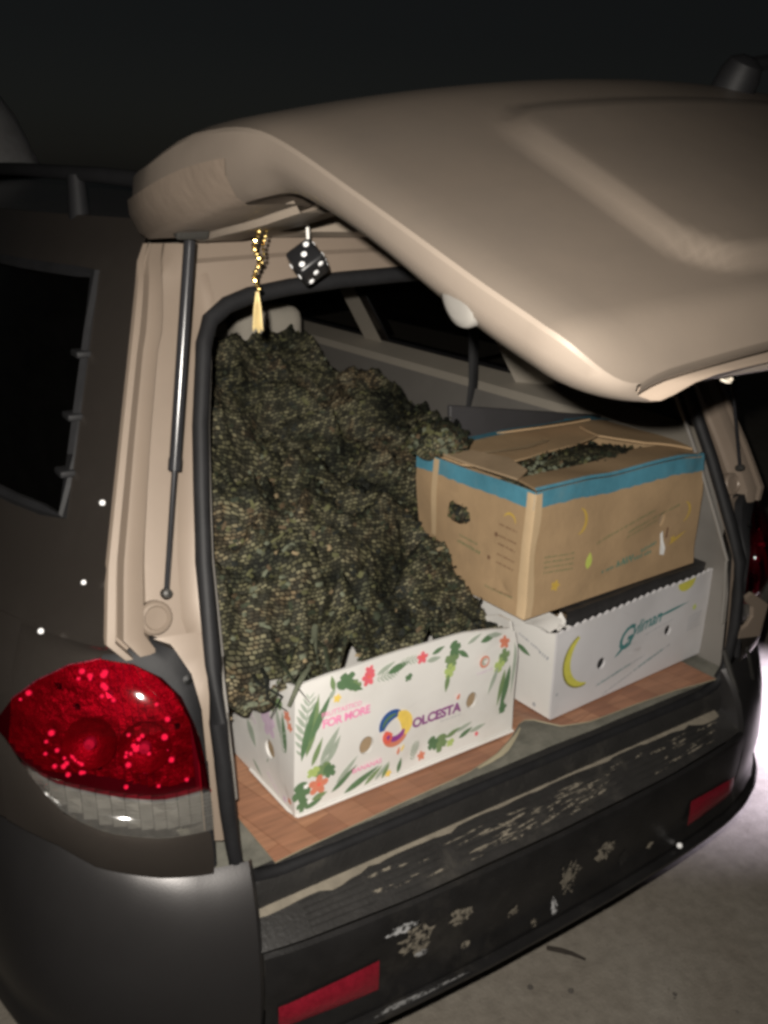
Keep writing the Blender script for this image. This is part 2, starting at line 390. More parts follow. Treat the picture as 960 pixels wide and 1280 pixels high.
def put(name, b, mats, parent=None, smooth=True, angle=38, pinv=None, recalc=True, loc=None, rot=None):
    if not isinstance(mats, (list, tuple)): mats = [mats]
    me = b.mesh(name, mats, smooth, angle, recalc) if isinstance(b, B) else b
    if not isinstance(b, B):
        for m in mats: me.materials.append(m)
    o = bpy.data.objects.new(name, me); COL.objects.link(o)
    if loc is not None: o.location = loc
    if rot is not None: o.rotation_euler = rot
    if parent is not None:
        o.parent = parent
        if pinv is not None: o.matrix_parent_inverse = pinv
    return o

def tag(o, label=None, cat=None, group=None, kind=None):
    if label: o['label'] = label
    if cat: o['category'] = cat
    if group: o['group'] = group
    if kind: o['kind'] = kind
    return o

def curve_mesh(splines, extrude=0.0, name='c'):
    """flat filled outline (later outlines cut holes), in the x-y plane"""
    cu = bpy.data.curves.new(name, 'CURVE'); cu.dimensions = '2D'; cu.fill_mode = 'BOTH'; cu.extrude = extrude
    for pts in splines:
        sp = cu.splines.new('POLY'); sp.points.add(len(pts)-1)
        for q, (x, y) in zip(sp.points, pts): q.co = (x, y, 0, 1)
        sp.use_cyclic_u = True
    return curve_to_b(cu)
def curve_to_b(cu):
    o = bpy.data.objects.new('tmp', cu); COL.objects.link(o)
    dg = bpy.context.evaluated_depsgraph_get(); dg.update()
    ev = o.evaluated_get(dg); me = ev.to_mesh()
    b = B(); b.add([v.co.copy() for v in me.vertices], [tuple(p.vertices) for p in me.polygons])
    ev.to_mesh_clear(); bpy.data.objects.remove(o, do_unlink=True); bpy.data.curves.remove(cu)
    return b
@kind('lettering')
def text_b(body, size, shear=0.0, offset=0.0, align='LEFT', space=1.0):
    cu = bpy.data.curves.new('t', 'FONT'); cu.body = body; cu.size = size; cu.shear = shear; cu.offset = offset
    cu.align_x = align; cu.space_character = space; cu.resolution_u = 3
    return curve_to_b(cu)

def interp(x, xs, ys):
    if x <= xs[0]: return ys[0]
    for i in range(1, len(xs)):
        if x <= xs[i]:
            t = (x-xs[i-1])/(xs[i]-xs[i-1]); return ys[i-1]+(ys[i]-ys[i-1])*t
    return ys[-1]
def cinterp(x, xs, ys):
    """smooth curve through the points (cubic Hermite with secant slopes)"""
    n = len(xs)
    if x <= xs[0]: return ys[0]
    if x >= xs[-1]: return ys[-1]
    sl = [(ys[i+1]-ys[i])/(xs[i+1]-xs[i]) for i in range(n-1)]
    m = [sl[0]]+[(0 if sl[i-1]*sl[i] <= 0 else 2*sl[i-1]*sl[i]/(sl[i-1]+sl[i])) for i in range(1, n-1)]+[sl[-1]]
    for i in range(n-1):
        if x <= xs[i+1]:
            h = xs[i+1]-xs[i]; t = (x-xs[i])/h
            return (2*t**3-3*t*t+1)*ys[i]+(t**3-2*t*t+t)*h*m[i]+(-2*t**3+3*t*t)*ys[i+1]+(t**3-t*t)*h*m[i+1]
def sm(t): t = max(0, min(1, t)); return t*t*(3-2*t)
def ell(n, rx, ry, cx=0, cy=0, a0=0): return [(cx+rx*math.cos(2*math.pi*k/n+a0), cy+ry*math.sin(2*math.pi*k/n+a0)) for k in range(n)]

# ================================================================== ground, mound
gb = B()
N_ = 60
rows = []
for i in range(N_+1):
    row = []
    for j in range(N_+1):
        a = (j/N_*2-1); c = (i/N_*2-1)
        x = math.copysign(abs(a)**2.6, a)*300; y = math.copysign(abs(c)**2.6, c)*300
        z = 0.012*noise.noise(Vector((x*0.9, y*0.9, 0))) + (0.15*noise.noise(Vector((x*.05, y*.05, 3))) if abs(x)+abs(y) > 14 else 0)
        row.append((x+0.3, y+0.3, z))
    rows.append(row)
gb.grid(rows)
g = put('ground', gb, M['ground'])
tag(g, 'dusty pale concrete yard ground', kind='structure')

mb = B(); rows = []
for i in range(25):
    t = i/24
    rad_ = interp(t, [0, .35, .6, .72, .82, .9, .96, 1], [1.05, .86, .74, .66, .55, .40, .22, .02])
    rows.append([Vector((rad_*(1+.10*noise.noise(Vector((math.cos(k*.26)*2, math.sin(k*.26)*2, t*6))))*math.cos(2*math.pi*k/24),
                 rad_*(1+.10*noise.noise(Vector((math.cos(k*.26)*2, math.sin(k*.26)*2, t*6+9))))*math.sin(2*math.pi*k/24), 2.55*t-.05)) for k in range(24)])
mb.grid(rows, closeu=True)
o = put('mound', mb, M['mound'], loc=(.17, 6.0, 0), angle=60)
tag(o, 'pale rounded heap rising in the dark beyond the roof rail', 'heap')

# small stones and a twig on the ground by the bumper
pb = B()
for k in range(150):
    x = random.uniform(-0.1, 2.4); y = random.uniform(-0.6, 1.2); r = random.choice((.003, .004, .005, .007, .010))*random.uniform(.7, 1.2)
    z0 = 0.012*noise.noise(Vector(((x-.3)*0.9, (y-.3)*0.9, 0)))
    ph = random.random()*6
    ring = lambda rr, zz: [(x+rr*math.cos(ph+q*1.047)*random.uniform(.7, 1.2), y+rr*math.sin(ph+q*1.047)*random.uniform(.7, 1.2), z0+zz) for q in range(6)]
    pb.grid([ring(r, -.002), ring(r*.9, r*.4), ring(r*.2, r*.75)], closeu=True)
o = put('gravel', pb, M['pebble'])
tag(o, 'dark grit scattered over the ground behind the bumper', 'grit', kind='stuff')
tb = B(); tb.tube([(.300, .175, .006), (.318, .150, .010), (.337, .128, .008), (.352, .100, .006)], [.005, .006, .005, .003], 7)
o = put('twig', tb, M['twig'])
tag(o, 'short dark twig lying on the ground under the bumper edge', 'twig')

# ================================================================== the car
CARLOC = Vector((0, 2.0, 0))
car = bpy.data.objects.new('parked_suv', None); COL.objects.link(car); car.location = CARLOC
tag(car, 'champagne coloured estate car with raised tailgate and dark scuffed bumper', 'car')
CINV = Matrix.Translation(CARLOC).inverted()
def part(name, b, mats, parent=None, **k):
    k.pop('pinv', None)
    if parent is None: return put(name, b, mats, car, pinv=CINV, **k)
    return put(name, b, mats, parent, **k)      # a part's own frame is the world frame

def yr(z): return interp(z, [0.2, .72, 1.0, 1.55, 1.7], [-.02, 0, 0.03, .28, .4])
def wfull(z): return interp(z, [.3, .5, .75, .95, 1.05, 1.15, 1.25, 1.55, 1.62], [.84, .875, .905, .89, .865, .82, .785, .665, .62])
def wj(z): return interp(z, [.3, 1.0, 1.05, 1.11, 1.2, 1.343, 1.573, 1.65], [.60, .60, .64, .705, .683, .634, .555, .50])
def LL(z): return interp(z, [1.0, 1.15], [.35, .55])
def Wd(d, z, lamp=False):
    j = .60 if lamp else wj(z); l = .35 if lamp else LL(z)
    t = max(0, min(1, d/l)); w = wfull(z)
    k = 0 if lamp else sm((z-1.06)/.07)
    return j+(w-j)*(math.sqrt(1-(1-t)**2)*(1-k)+(1-(1-t)**2.4)*k)

# ---- body shell: both sides, roof, bonnet
def ztop(y): return interp(y, [0, 2.2, 2.95, 3.9, 4.15, 4.3], [1.632, 1.632, 1.08, .95, .78, .55])
DC = [0, .012, .03, .055, .085, .13, .2, .3, .42, .55, .66, .80, .95, 1.1, 1.3, 1.5, 1.62, 1.8, 2.0, 2.25, 2.5, 2.8, 3.1, 3.4, 3.7, 3.95, 4.12]
ZR = [.30, .38, .45, .55, .65, .75, .85, .95, 1.0, 1.05, 1.11, 1.15, 1.2, 1.245, 1.32, 1.40, 1.48, 1.555, 1.585, 1.61, 1.632]
def front_in(y): return interp(y, [0, 3.3, 3.8, 4.1, 4.3], [1, 1, .95, .82, .6])
def side_pt(sx, d, z):
    y = yr(z)+d
    zz = min(z, ztop(y))
    return Vector((sx*Wd(d, zz)*front_in(y), y, zz))
def win_hole(i, j):
    z = ZR[i]; d = DC[j]
    if 1.2 <= z < 1.245: return .80 <= d < 1.5 or 1.62 <= d < 2.25
    if not (1.245 <= z < 1.555): return False
    return .085 <= d < .66 or .80 <= d < 1.5 or 1.62 <= d < 2.25
def arch_hole(i, j):
    d = (DC[j]+DC[j+1])/2; z = (ZR[i]+ZR[i+1])/2
    return math.hypot(d-1.0, z-.36) < .40 or math.hypot(d-3.45, z-.36) < .40
lamp_hole = lambda i, j: (ZR[i] < 1.10 and DC[j] < .125) or (ZR[i] < .84 and DC[j] < .54)
bb = B()
for sx in (-1, 1):
    rows = [[side_pt(sx, d, z) for d in DC] for z in ZR]
    bb.grid(rows, flip=(sx > 0), skip=lambda i, j: win_hole(i, j) or arch_hole(i, j) or lamp_hole(i, j))
YR = [.385, .42, .6, .9, 1.3, 1.7, 2.1]
XF = [-1, -.93, -.8, -.6, -.3, 0, .3, .6, .8, .93, 1]
def roof_pt(f, y):
    w = Wd(y-yr(1.632), 1.632)
    return Vector((f*w, y, 1.632+.052*(1-abs(f)**2.4)*sm((y-.33)/.5)+ .012*(1-abs(f)**2)))
bb.grid([[roof_pt(f, y) for f in XF] for y in YR])
bb.grid([[Vector((f*.60*interp(y, [2.1, 3], [1, 1.3]), y, interp(y, [2.1, 2.25, 2.95], [1.69, 1.66, 1.09])+.01)) for f in XF] for y in (2.1, 2.25)])
bb.grid([[Vector((f*wfull(z)*front_in(y), y, z+.05*(1-f*f))) for f in XF] for y, z in ((2.95, 1.07), (3.3, 1.03), (3.9, .94), (4.14, .78), (4.3, .55), (4.3, .3))])
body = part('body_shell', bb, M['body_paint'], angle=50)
# windscreen
wb = B(); wb.grid([[Vector((f*.60*interp(y, [2.1, 3], [1, 1.3]), y, z)) for f in XF] for y, z in ((2.25, 1.665), (2.6, 1.38), (2.95, 1.085))])
part('windscreen', wb, M['dark_glass'])
# side panes with rubber edging
for sx in (-1, 1):
    for d0, d1 in ((.085, .66), (.80, 1.5), (1.62, 2.25)):
        gbp = B(); zs = ([] if d0 < .1 else [1.2])+[1.245, 1.32, 1.40, 1.48, 1.555]; ds = [d for d in DC if d0 <= d <= d1]
        gbp.grid([[side_pt(sx, d, z)-Vector((sx*.010, 0, 0)) for d in ds] for z in zs])
        pane = part('side_window', gbp, M['dark_glass'])
        loop = [side_pt(sx, d, zs[0]) for d in ds]+[side_pt(sx, d1, z) for z in zs[1:]]+[side_pt(sx, d, 1.555) for d in ds[::-1][1:]]+[side_pt(sx, d0, z) for z in zs[::-1][1:-1]]
        eb = B(); eb.tube([p-Vector((sx*.003, 0, 0)) for p in loop], .009, 6, closed=True)
        part('window_seal', eb, M['rubber'], pane, pinv=CINV)
        if d0 < .1:   # clips on the rear edge of the quarter window
            for zc in (1.30, 1.37, 1.45):
                p = side_pt(sx, .092, zc)
                cb = B(); cb.box(p+Vector((-.012, -.02, -.005)), p+Vector((.010, .012, .005)), bev=.003)
                part('window_clip', cb, M['rubber'], pane, pinv=CINV)
# pinchweld: bright double lip along the rear pillar, recessed channel, seal land
ZJ = [1.090+.0 + (1.60-1.090)*k/22 for k in range(23)]
def seal_x(z): return interp(z, [.70, .735, .81, .987, 1.188, 1.35, 1.466, 1.52, 1.56], [.53, .555, .572, .577, .553, .520, .487, .44, .36])
CS = [(0, .004), (.015, -.003), (.085, -.004), (.105, .014), (.135, .014), (.160, -.002), (.25, -.003), (.345, .001), (.385, .024), (.43, .029), (.60, .026), (.74, .024), (.86, .008), (.93, .003), (1.0, .002)]
for sx in (-1, 1):
    jb = B()
    rows = []
    for z in ZJ:
        xo, xi = wj(z)+.002, seal_x(min(z, 1.49))-.012
        kk = sm((1.60-z)/.06)
        rows.append([Vector((sx*(xo+(xi-xo)*s), yr(z)+dy*kk, z)) for s, dy in CS])
    jb.grid(rows)
    # lower land beside the lamp
    zz = [.80, .85, .90, 1.0, 1.04, 1.07, 1.100]
    jb.grid([[Vector((sx*interp(z, [.80, 1.0, 1.04, 1.102], [.602, .602, .612, .640]), yr(z)+.016, z)), Vector((sx*(seal_x(z)+.012), yr(z)+.004, z)), Vector((sx*(seal_x(z)-.012), yr(z)+.004, z))] for z in zz])
    jo = part('pillar_jamb', jb, M['paint'], angle=30)
    pl = B(); pl.lathe([(.024, -.014), (.024, -.004), (.021, -.001), (.017, -.0005), (.015, -.003), (.004, -.0035), (0, -.0035)], (0, -1, .3), (sx*.628, yr(1.125)+.012, 1.125), 20)
    part('round_plug', pl, M['paint'], jo, pinv=CINV)
# header above the opening
hb = B()
xs = [-.478+.956*k/24 for k in range(25)]
def hz(x): return 1.600+.018*(1-(x/.52)**2)
hb.grid([[Vector((x, yr(1.55)-.002+.0*dz, interp(abs(x), [0, .12, .24, .33, .40, .44, .47, .50, .52], [1.556, 1.553, 1.547, 1.539, 1.528, 1.515, 1.495, 1.46, 1.44]))) for x in xs] if r == 0 else
         [Vector((x, yr(1.55)+dy, hz(x)+dz)) for x in xs] for r, (dy, dz) in enumerate(((0, 0), (.012, -.030), (.020, -.024), (.030, 0.0), (.075, .006), (.10, .04)))])
part('rear_header', hb, M['paint'], angle=30)
# sill and rear panel below the opening
sb = B()
xs = [-.60+1.2*k/24 for k in range(25)]
sb.grid([[Vector((x, y, z)) for x in xs] for y, z in ((.06, .735), (.02, .728), (-.002, .715), (-.010, .69), (-.006, .60), (.01, .45))])
sill = part('sill_panel', sb, M['step'], angle=40)
# rubber weather seal all round the opening
sealpath = []
zz = [.79, .85, .92, .987, 1.06, 1.188, 1.28, 1.36, 1.43, 1.466]
left = [(-seal_x(z), z) for z in zz]+[(-.470, 1.497), (-.440, 1.516), (-.400, 1.528), (-.33, 1.538), (-.24, 1.546), (-.12, 1.552)]
pts2 = left+[(0, 1.555)]+[(-x, z) for x, z in left[::-1]]
pts2 += [(.562, .755), (.535, .731), (.49, .722), (.40, .720)]+[(x, .720) for x in (.3, .2, .1, 0, -.1, -.2, -.3)]+[(-.40, .720), (-.49, .722), (-.535, .731), (-.562, .755)]
sealb = B(); sealb.tube([Vector((x, yr(z)-.006+interp(z, [.74, .84], [.012, 0]), z-interp(z, [.73, .78], [.010, 0]))) for x, z in pts2], [interp(z, [.74, .86], [.010, .0118]) for x, z in pts2], 12, closed=True, flat=1.1)
seal = part('weather_seal', sealb, M['rubber'], angle=60)
s2 = B(); s2.tube([Vector((x*.966, yr(z)+.012, .722+(z-.722)*.985+.004)) for x, z in pts2 if z > .80], .004, 8)
part('seal_lip', s2, M['grey_trim'], seal, pinv=CINV)

# ---- cabin
cb = B()
cb.grid([[Vector((x, y, .738+.002*noise.noise(Vector((x*9, y*9, 0))))) for x in [-.60+1.2*k/20 for k in range(21)]] for y in [.004+.06*k for k in range(38)]])
part('cargo_floor', cb, M['carpet'])
for sx in (-1, 1):
    tb_ = B()
    ys = [.03, .08, .15, .25, .35, .5, .65, .8, .95, 1.1, 1.3, 1.6, 2.0, 2.4]
    def tx(y, z): return sx*(min(Wd(max(0, y-yr(z)), z)-.045, interp(z, [.74, 1.0, 1.25], [.585, .60, .66]))-.0)
    def bulge(y, z): return -sx*.06*sm(1-abs(y-.95)/.42)*sm((1.02-z)/.08)
    rows = [[Vector((tx(y, z)+bulge(y, z), y+max(0, yr(z))*(1 if y < .3 else .4), z)) for y in ys] for z in (.735, .78, .9, .98, 1.02, 1.06, 1.12, 1.15, 1.165)]
    tb_.grid(rows)
    st = part('cargo_side_trim', tb_, M['grey_trim'] if sx > 0 else M['grey_trim'])
    ub = B()
    def ux(d, z): return sx*(Wd(d, z)-.03)
    ub.grid([[Vector((ux(d, z), yr(z)+d, z)) for d in (.02, .05, .075)] for z in (1.18, 1.3, 1.4, 1.5, 1.56)])
    ub.grid([[Vector((ux(d, z)-sx*.01*k, yr(z)+d, z)) for k, d in enumerate((.665, .69, .73, .77, .795))] for z in (1.18, 1.3, 1.4, 1.5, 1.56)])
    ub.grid([[Vector((ux(d, z)-sx*.01, yr(z)+d, z)) for d in (1.505, 1.54, 1.58, 1.615)] for z in (1.18, 1.3, 1.4, 1.5, 1.56)])
    ub.grid([[Vector((sx*(Wd(d, 1.22)-o), yr(1.22)+d, z)) for d in (.05, .2, .4, .66, .9, 1.2, 1.5, 1.9, 2.3)] for o, z in ((.115, 1.150), (.10, 1.172), (.02, 1.195))])
    part('pillar_trim', ub, M['trim'], st, pinv=CINV)
    sbelt = B(); sbelt.tube([(sx*.63, .985, 1.47), (sx*.635, .98, 1.3), (sx*.635, .97, 1.18), (sx*.61, .96, .95)], .014, 6, flat=.25)
    part('seat_belt', sbelt, M['rubber'], st, pinv=CINV)
hl = B()
def hw_(y, z): return Wd(max(0, y-yr(z)), z)-.045
hl.grid([[Vector((f*hw_(y, 1.575), y, 1.575+.035*(1-f*f))) for f in XF] for y in (.37, .6, 1.0, 1.5, 2.0, 2.25)])
for sx in (-1, 1):
    hl.grid([[Vector((sx*hw_(y, 1.575), y, 1.575)) for y in (.37, .8, 1.4, 2.25)], [Vector((sx*(hw_(y, 1.555)+.015), y, 1.555)) for y in (.37, .8, 1.4, 2.25)]])
part('headliner', hl, M['headliner'])
# seats: one rear bench with headrests, two front seats
def rbox(lo, hi, bev, name, m, parent=None, tilt=0.0):
    b = B(); b.box(lo, hi, bev=bev)
    if tilt:
        pv = Vector(((lo[0]+hi[0])/2, (lo[1]+hi[1])/2, lo[2]))
        b.xf(Matrix.Translation(pv) @ Matrix.Rotation(tilt, 4, 'X') @ Matrix.Translation(-pv))
    return part(name, b, m, parent, **({'pinv': CINV} if parent else {}))
bench = rbox((-.58, 1.16, .80), (.58, 1.30, 1.13), .05, 'rear_bench', M['seat'], tilt=rad(-8))
for x in (-.37, .13):
    h = rbox((x-.10, 1.20, 1.20), (x+.10, 1.31, 1.385), .04, 'headrest', M['seat'], bench)
for x in (-.36, .36):
    fs = rbox((x-.24, 1.98, .60), (x+.24, 2.12, 1.22), .06, 'front_seat', M['seat'], tilt=rad(-10))
    rbox((x-.13, 1.93, 1.26), (x+.13, 2.04, 1.45), .045, 'headrest', M['seat'], fs)

# ---- wheels
for sx in (-1, 1):
    for yw in (1.02, 3.47):
        w = B(); w.lathe([(.20, -.10), (.30, -.105), (.335, -.09), (.348, -.05), (.35, 0), (.348, .05), (.335, .09), (.30, .105), (.20, .10)], (1, 0, 0), (sx*.745, yw, .345), 36)
        wo = part('wheel', w, M['tyre'])
        r = B(); r.lathe([(.215, sx*.09), (.20, sx*.06), (.17, sx*.05), (.05, sx*.075), (0, sx*.08)], (1, 0, 0), (sx*.745, yw, .345), 30)
        for k in range(5):
            a = k*2*math.pi/5
            r.tube([(sx*(.745+.085), yw+.04*math.cos(a), .345+.04*math.sin(a)), (sx*(.745+.09), yw+.2*math.cos(a), .345+.2*math.sin(a))], .022, 6)
        part('rim', r, M['rim'], wo, pinv=CINV)

# ---- roof rails
for sx in (-1, 1):
    def rx(y): return sx*(Wd(y-yr(1.632), 1.632)-.012)
    rb = B(); rb.tube([(rx(y), y, z) for y, z in ((.19, 1.655), (.24, 1.672), (.32, 1.682), (.45, 1.690), (.7, 1.697), (1.1, 1.70), (1.6, 1.698), (1.9, 1.68))],
                      [.010, .012, .013, .012, .0105, .0105, .0105, .010], 10)
    ra = part('roof_rail', rb, M['rail'])
    for y0 in (.215, .52, 1.15, 1.85):
        pbx = B(); pbx.tube([(rx(y0), y0, 1.618), (rx(y0), y0+.004, 1.69 if y0 > .3 else 1.668)], [.017, .013], 16)
        part('rail_foot', pbx, M['rail'], ra, pinv=CINV)

# ---- tail lamps
def lamp_y(x, z, off):   # the rounded rear corner, offset outward; x is the distance from the centre line
    w = wfull(z)
    c = max(0, min(1, (x-.60)/(w-.60)))
    d = .35*(1-math.sqrt(max(0, 1-c*c)))
    return yr(z)+d-off
def lamp_top(x): return interp(x, [.585, .60, .603, .609, .621, .641, .672, .707, .743, .78, .809, .826, .836], [.88, .90, .936, .991, 1.032, 1.059, 1.079, 1.086, 1.076, 1.053, 1.025, 1.0, .985])
def lamp_mid(x): return interp(x, [.60, .663, .711, .755, .788, .817, .826, .836], [.893, .894, .905, .917, .924, .949, .970, .985])
def lamp_bot(x): return interp(x, [.60, .668, .734, .776, .795, .81], [.831, .838, .855, .879, .908, .935])
LX = [.598, .600, .603, .606, .609, .615, .621, .631, .641, .656, .672, .69, .707, .725, .743, .762, .78, .795, .809, .818, .826, .832, .836]
def lens(sx, x0, x1, top, bot, off, nz, bul, xs=None):
    b = B(); rows = []
    xs = [x for x in (xs or LX) if x0-1e-6 <= x <= x1+1e-6]
    for k in range(nz+1):
        t = k/nz; row = []
        for x in xs:
            z = bot(x)+(top(x)-bot(x))*t
            e = min(1, 4*t*(1-t)*1.6)
            ex = min(1, (x1-x)/.02)*min(1, (x-x0+.004)/.012)
            row.append(Vector((sx*x*(1 if True else 1), lamp_y(x, z, off+bul*(e**.5)*max(0, ex)**.5), z)))
        rows.append(row)
    b.grid(rows); return b
rl = random.Random(3)
def sbot(x): return interp(x, [.60, .673, .748, .789, .85], [.758, .775, .80, .83, .855])
for sx in (-1, 1):
    hb_ = lens(sx, .598, .836, lambda x: lamp_top(x)+.004, lambda x: min(lamp_bot(x), lamp_mid(x))-.004, -.045, 12, .0)
    # walls of the lamp bowl
    lamp = part('tail_lamp', hb_, M['dark_metal'], angle=60)
    # reflector bowl of small facets behind the red lens
    fb = B()
    xs = [.606+.008*k for k in range(29)]
    for ix in range(len(xs)-1):
        for iz in range(24):
            x0, x1 = xs[ix], xs[ix+1]; xm = (x0+x1)/2
            zb, zt = lamp_mid(xm)+.004, lamp_top(xm)-.004
            n = max(1, int((zt-zb)/.008))
            if iz >= n: continue
            za, zc = zb+(zt-zb)*iz/n, zb+(zt-zb)*(iz+1)/n
            dep = -.030+.012*math.sin((xm-.6)*40)
            q = [Vector((sx*x, lamp_y(x, z, dep)+rl.uniform(-.0013, .0013), z)) for x, z in ((x0, za), (x1, za), (x1, zc), (x0, zc))]
            fb.add(q, [(0, 1, 2), (0, 2, 3)], 0 if rl.random() < .025 else 1)
    part('reflector', fb, [M['chrome'], M['red_reflector']] if sx < 0 else [M['dark_metal'], M['dark_metal']], lamp, smooth=False, pinv=CINV, recalc=False)  # far lamp's inner parts coloured darker to stand for its dim oblique look
    sp = random.Random(8)  # white beads as painted glints, standing in for the lamp's sparkle
    spots = [(.690, .985), (.690, .958), (.694, .940), (.676, .93), (.668, .955), (.70, 1.03), (.712, 1.035), (.706, 1.045), (.775, .985), (.782, .972), (.772, .962), (.785, .955), (.640, 1.0), (.646, .975), (.642, .955), (.640, .94), (.65, 1.02), (.80, 1.02), (.79, 1.03), (.622, .905), (.66, .905), (.70, .91)]
    spots += [(.745+sp.random()*.05, .925+sp.random()*.03) for _ in range(14)]+[(.668+sp.random()*.03, .925+sp.random()*.06) for _ in range(9)]+[(.70+sp.random()*.04, 1.045+sp.random()*.02) for _ in range(8)]
    for bx, bz in (spots if sx < 0 else ()):
        if not lamp_mid(bx)+.006 < bz < lamp_top(bx)-.006: continue
        rr_ = sp.uniform(.0024, .0052)
        be = B(); be.lathe([(rr_, -.002), (rr_*.8, rr_*.5), (rr_*.4, rr_*.8), (0, rr_*.9)], (-.35*(-sx), -.8, .5), (sx*bx, lamp_y(bx, bz, -.012), bz), 8)
        part('sparkle_bead', be, M['white_bead'], lamp)
    for bx, bz in ((.672, .965), (.735, .975)):      # two bulb bowls
        bo = B(); y0 = lamp_y(bx, bz, -.012)
        nrm = Vector((sx*.5, -1, .35)).normalized()
        bo.lathe([(.036, 0), (.030, -.008), (.018, -.017), (.006, -.022), (0, -.022)], nrm, (sx*bx, y0, bz), 14)
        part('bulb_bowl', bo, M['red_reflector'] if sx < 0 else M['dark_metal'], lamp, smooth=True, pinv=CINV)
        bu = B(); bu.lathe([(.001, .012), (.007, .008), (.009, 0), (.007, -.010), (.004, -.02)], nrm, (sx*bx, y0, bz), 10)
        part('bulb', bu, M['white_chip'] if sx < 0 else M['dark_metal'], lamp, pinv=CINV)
    part('red_lens', lens(sx, .598, .836, lamp_top, lamp_mid, .004, 12, .016), M['red_lens'], lamp, pinv=CINV, angle=70)
    # clear lower band, its lens ribbed with fine horizontal steps
    cl = B(); rows = []
    nrib = 12
    for k in range(nrib*2+1):
        t = k/(nrib*2)
        rows.append([Vector((sx*x, lamp_y(x, lamp_bot(x)+(lamp_mid(x)-lamp_bot(x))*t, .008+.006*math.sin(math.pi*t)+(.0014 if k % 2 else 0)), lamp_bot(x)+(lamp_mid(x)-lamp_bot(x)-.002)*t)) for x in LX if x <= .81])
    cl.grid(rows)
    part('clear_lens', cl, M['clear_lens'], lamp, pinv=CINV, angle=20)
    cr = B()
    for ix in range(12):
        for iz in range(4):
            x0 = .605+.0165*ix; x1 = x0+.0155; xm = (x0+x1)/2
            if xm > .795: continue
            zb, zt = lamp_bot(xm)+.002, lamp_mid(xm)-.004
            za, zc = zb+(zt-zb)*iz/4, zb+(zt-zb)*(iz+1)/4
            q = [Vector((sx*x, lamp_y(x, z, -.012)+rl.uniform(-.0009, .0009), z)) for x, z in ((x0, za), (x1, za), (x1, zc), (x0, zc))]
            cr.add(q, [(0, 1, 2), (0, 2, 3)])
    part('clear_reflector', cr, M['rim'], lamp, smooth=False, pinv=CINV, recalc=False)
    # black gasket between lamp and jamb, along the inner upper edge
    gx = [.600, .603, .609, .621, .641, .672, .690, .707]
    gk = B()
    def gq(x, z, w, off):
        return Vector((sx*(x-w*.8), lamp_y(max(.60, x), z, off), z+w))
    gk.grid([[gq(x, lamp_top(x)*1.0, w*wm, off) for x, wm in zip(gx, (.25, .35, .55, .8, 1, .9, .6, .2))] for w, off in ((-.004, -.01), (.000, .006), (.016, .004), (.030, -.004), (.031, -.03))])
    gk.tube([Vector((sx*.5995, lamp_y(.60, z, -.002), z)) for z in (.77, .82, .88, .93)], .006, 8)
    part('lamp_gasket', gk, M['rubber'], lamp, pinv=CINV, angle=40)
    gs = B(); gs.lathe([(.007, 0), (.007, .003), (0, .004)], (0, -1, .3), (sx*.612, yr(1.04)+.012-.02, 1.055), 10)
    part('lamp_screw', gs, M['steel'], lamp, pinv=CINV)
    # painted panel strip under the lamp
    st = B()
    xs = [.600+.0125*k for k in range(20)]
    def lowb(x): return interp(x, [.60, .668, .734, .776, .795, .81, .826, .836], [.831, .838, .855, .879, .908, .935, .97, .985])
    st.grid([[Vector((sx*x, lamp_y(x, z, .006*math.sin(math.pi*t)+.002), z)) for x in xs for z in [sbot(x)+(lowb(x)-.002-sbot(x))*t]] for t in (0, .12, .5, .88, 1)])
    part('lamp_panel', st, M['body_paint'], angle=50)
    sh = B(); xs = [x for x in LX if x >= .688]+[.845]
    def body_y(x, z):
        c = max(0, min(1, (x-wj(z))/(wfull(z)-wj(z)))); kk = sm((z-1.06)/.07); return yr(z)+LL(z)*((1-math.sqrt(1-c*c))*(1-kk)+(1-(1-c)**(1/2.4))*kk)
    sh.grid([[Vector((sx*x, lamp_y(x, z, .001)*(1-sm(t))+body_y(max(x, .706), 1.112)*sm(t), z)) for x in xs for z in [lamp_top(x)+(1.113-lamp_top(x))*t]] for t in (0, .2, .4, .6, .8, 1)])
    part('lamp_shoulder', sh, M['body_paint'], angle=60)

# ---- bumper
def bump_plan(s):
    """plan curve of the bumper: s from 0 (centre) to 1 (wheel arch) -> x, y, outward normal"""
    P = [(0, -.098), (.15, -.097), (.3, -.091), (.42, -.083), (.52, -.072), (.60, -.055), (.67, -.028), (.73, .008), (.78, .052), (.82, .105), (.848, .17), (.865, .25), (.875, .35), (.88, .47), (.88, .60)]
    t = s*(len(P)-1); i = min(int(t), len(P)-2); f = t-i
    a, b = Vector((*P[i], 0)), Vector((*P[i+1], 0))
    p = a.lerp(b, f)
    a0 = Vector((*P[max(0, i-1)], 0)); b1 = Vector((*P[min(len(P)-1, i+2)], 0))
    ta = (b-a0).normalized(); tb2 = (b1-a).normalized(); tt = ta.lerp(tb2, f).normalized()
    return p, Vector((tt.y, -tt.x, 0))
PROF = [(.765, -.060), (.757, -.052), (.735, -.036), (.70, -.018), (.66, -.006), (.62, .0), (.575, .003), (.53, .0), (.505, -.004), (.49, -.002), (.47, .004), (.452, .0), (.443, -.02), (.435, -.05)]
def bump_pt(sx, s, z, o):
    p, n = bump_plan(s); q = p+n*o
    if z > .62 and s >= SIN-1e-6: z = .62+(z-.62)*(sbot(abs(q.x))+.004-.62)/(.765-.62)
    return Vector((sx*q.x, q.y, z))
SIN = 4.45/14      # where the corner piece starts (x about 0.565)
bp = B()
face = [(.632, -.012), (.640, -.005), (.636, .002), (.625, .004)]+[(z, o) for z, o in PROF if z < .62]
full = [-SIN+2*SIN*k/40 for k in range(41)]
bp.grid([[bump_pt(1 if s >= 0 else -1, abs(s), z, o) for s in full] for z, o in face])
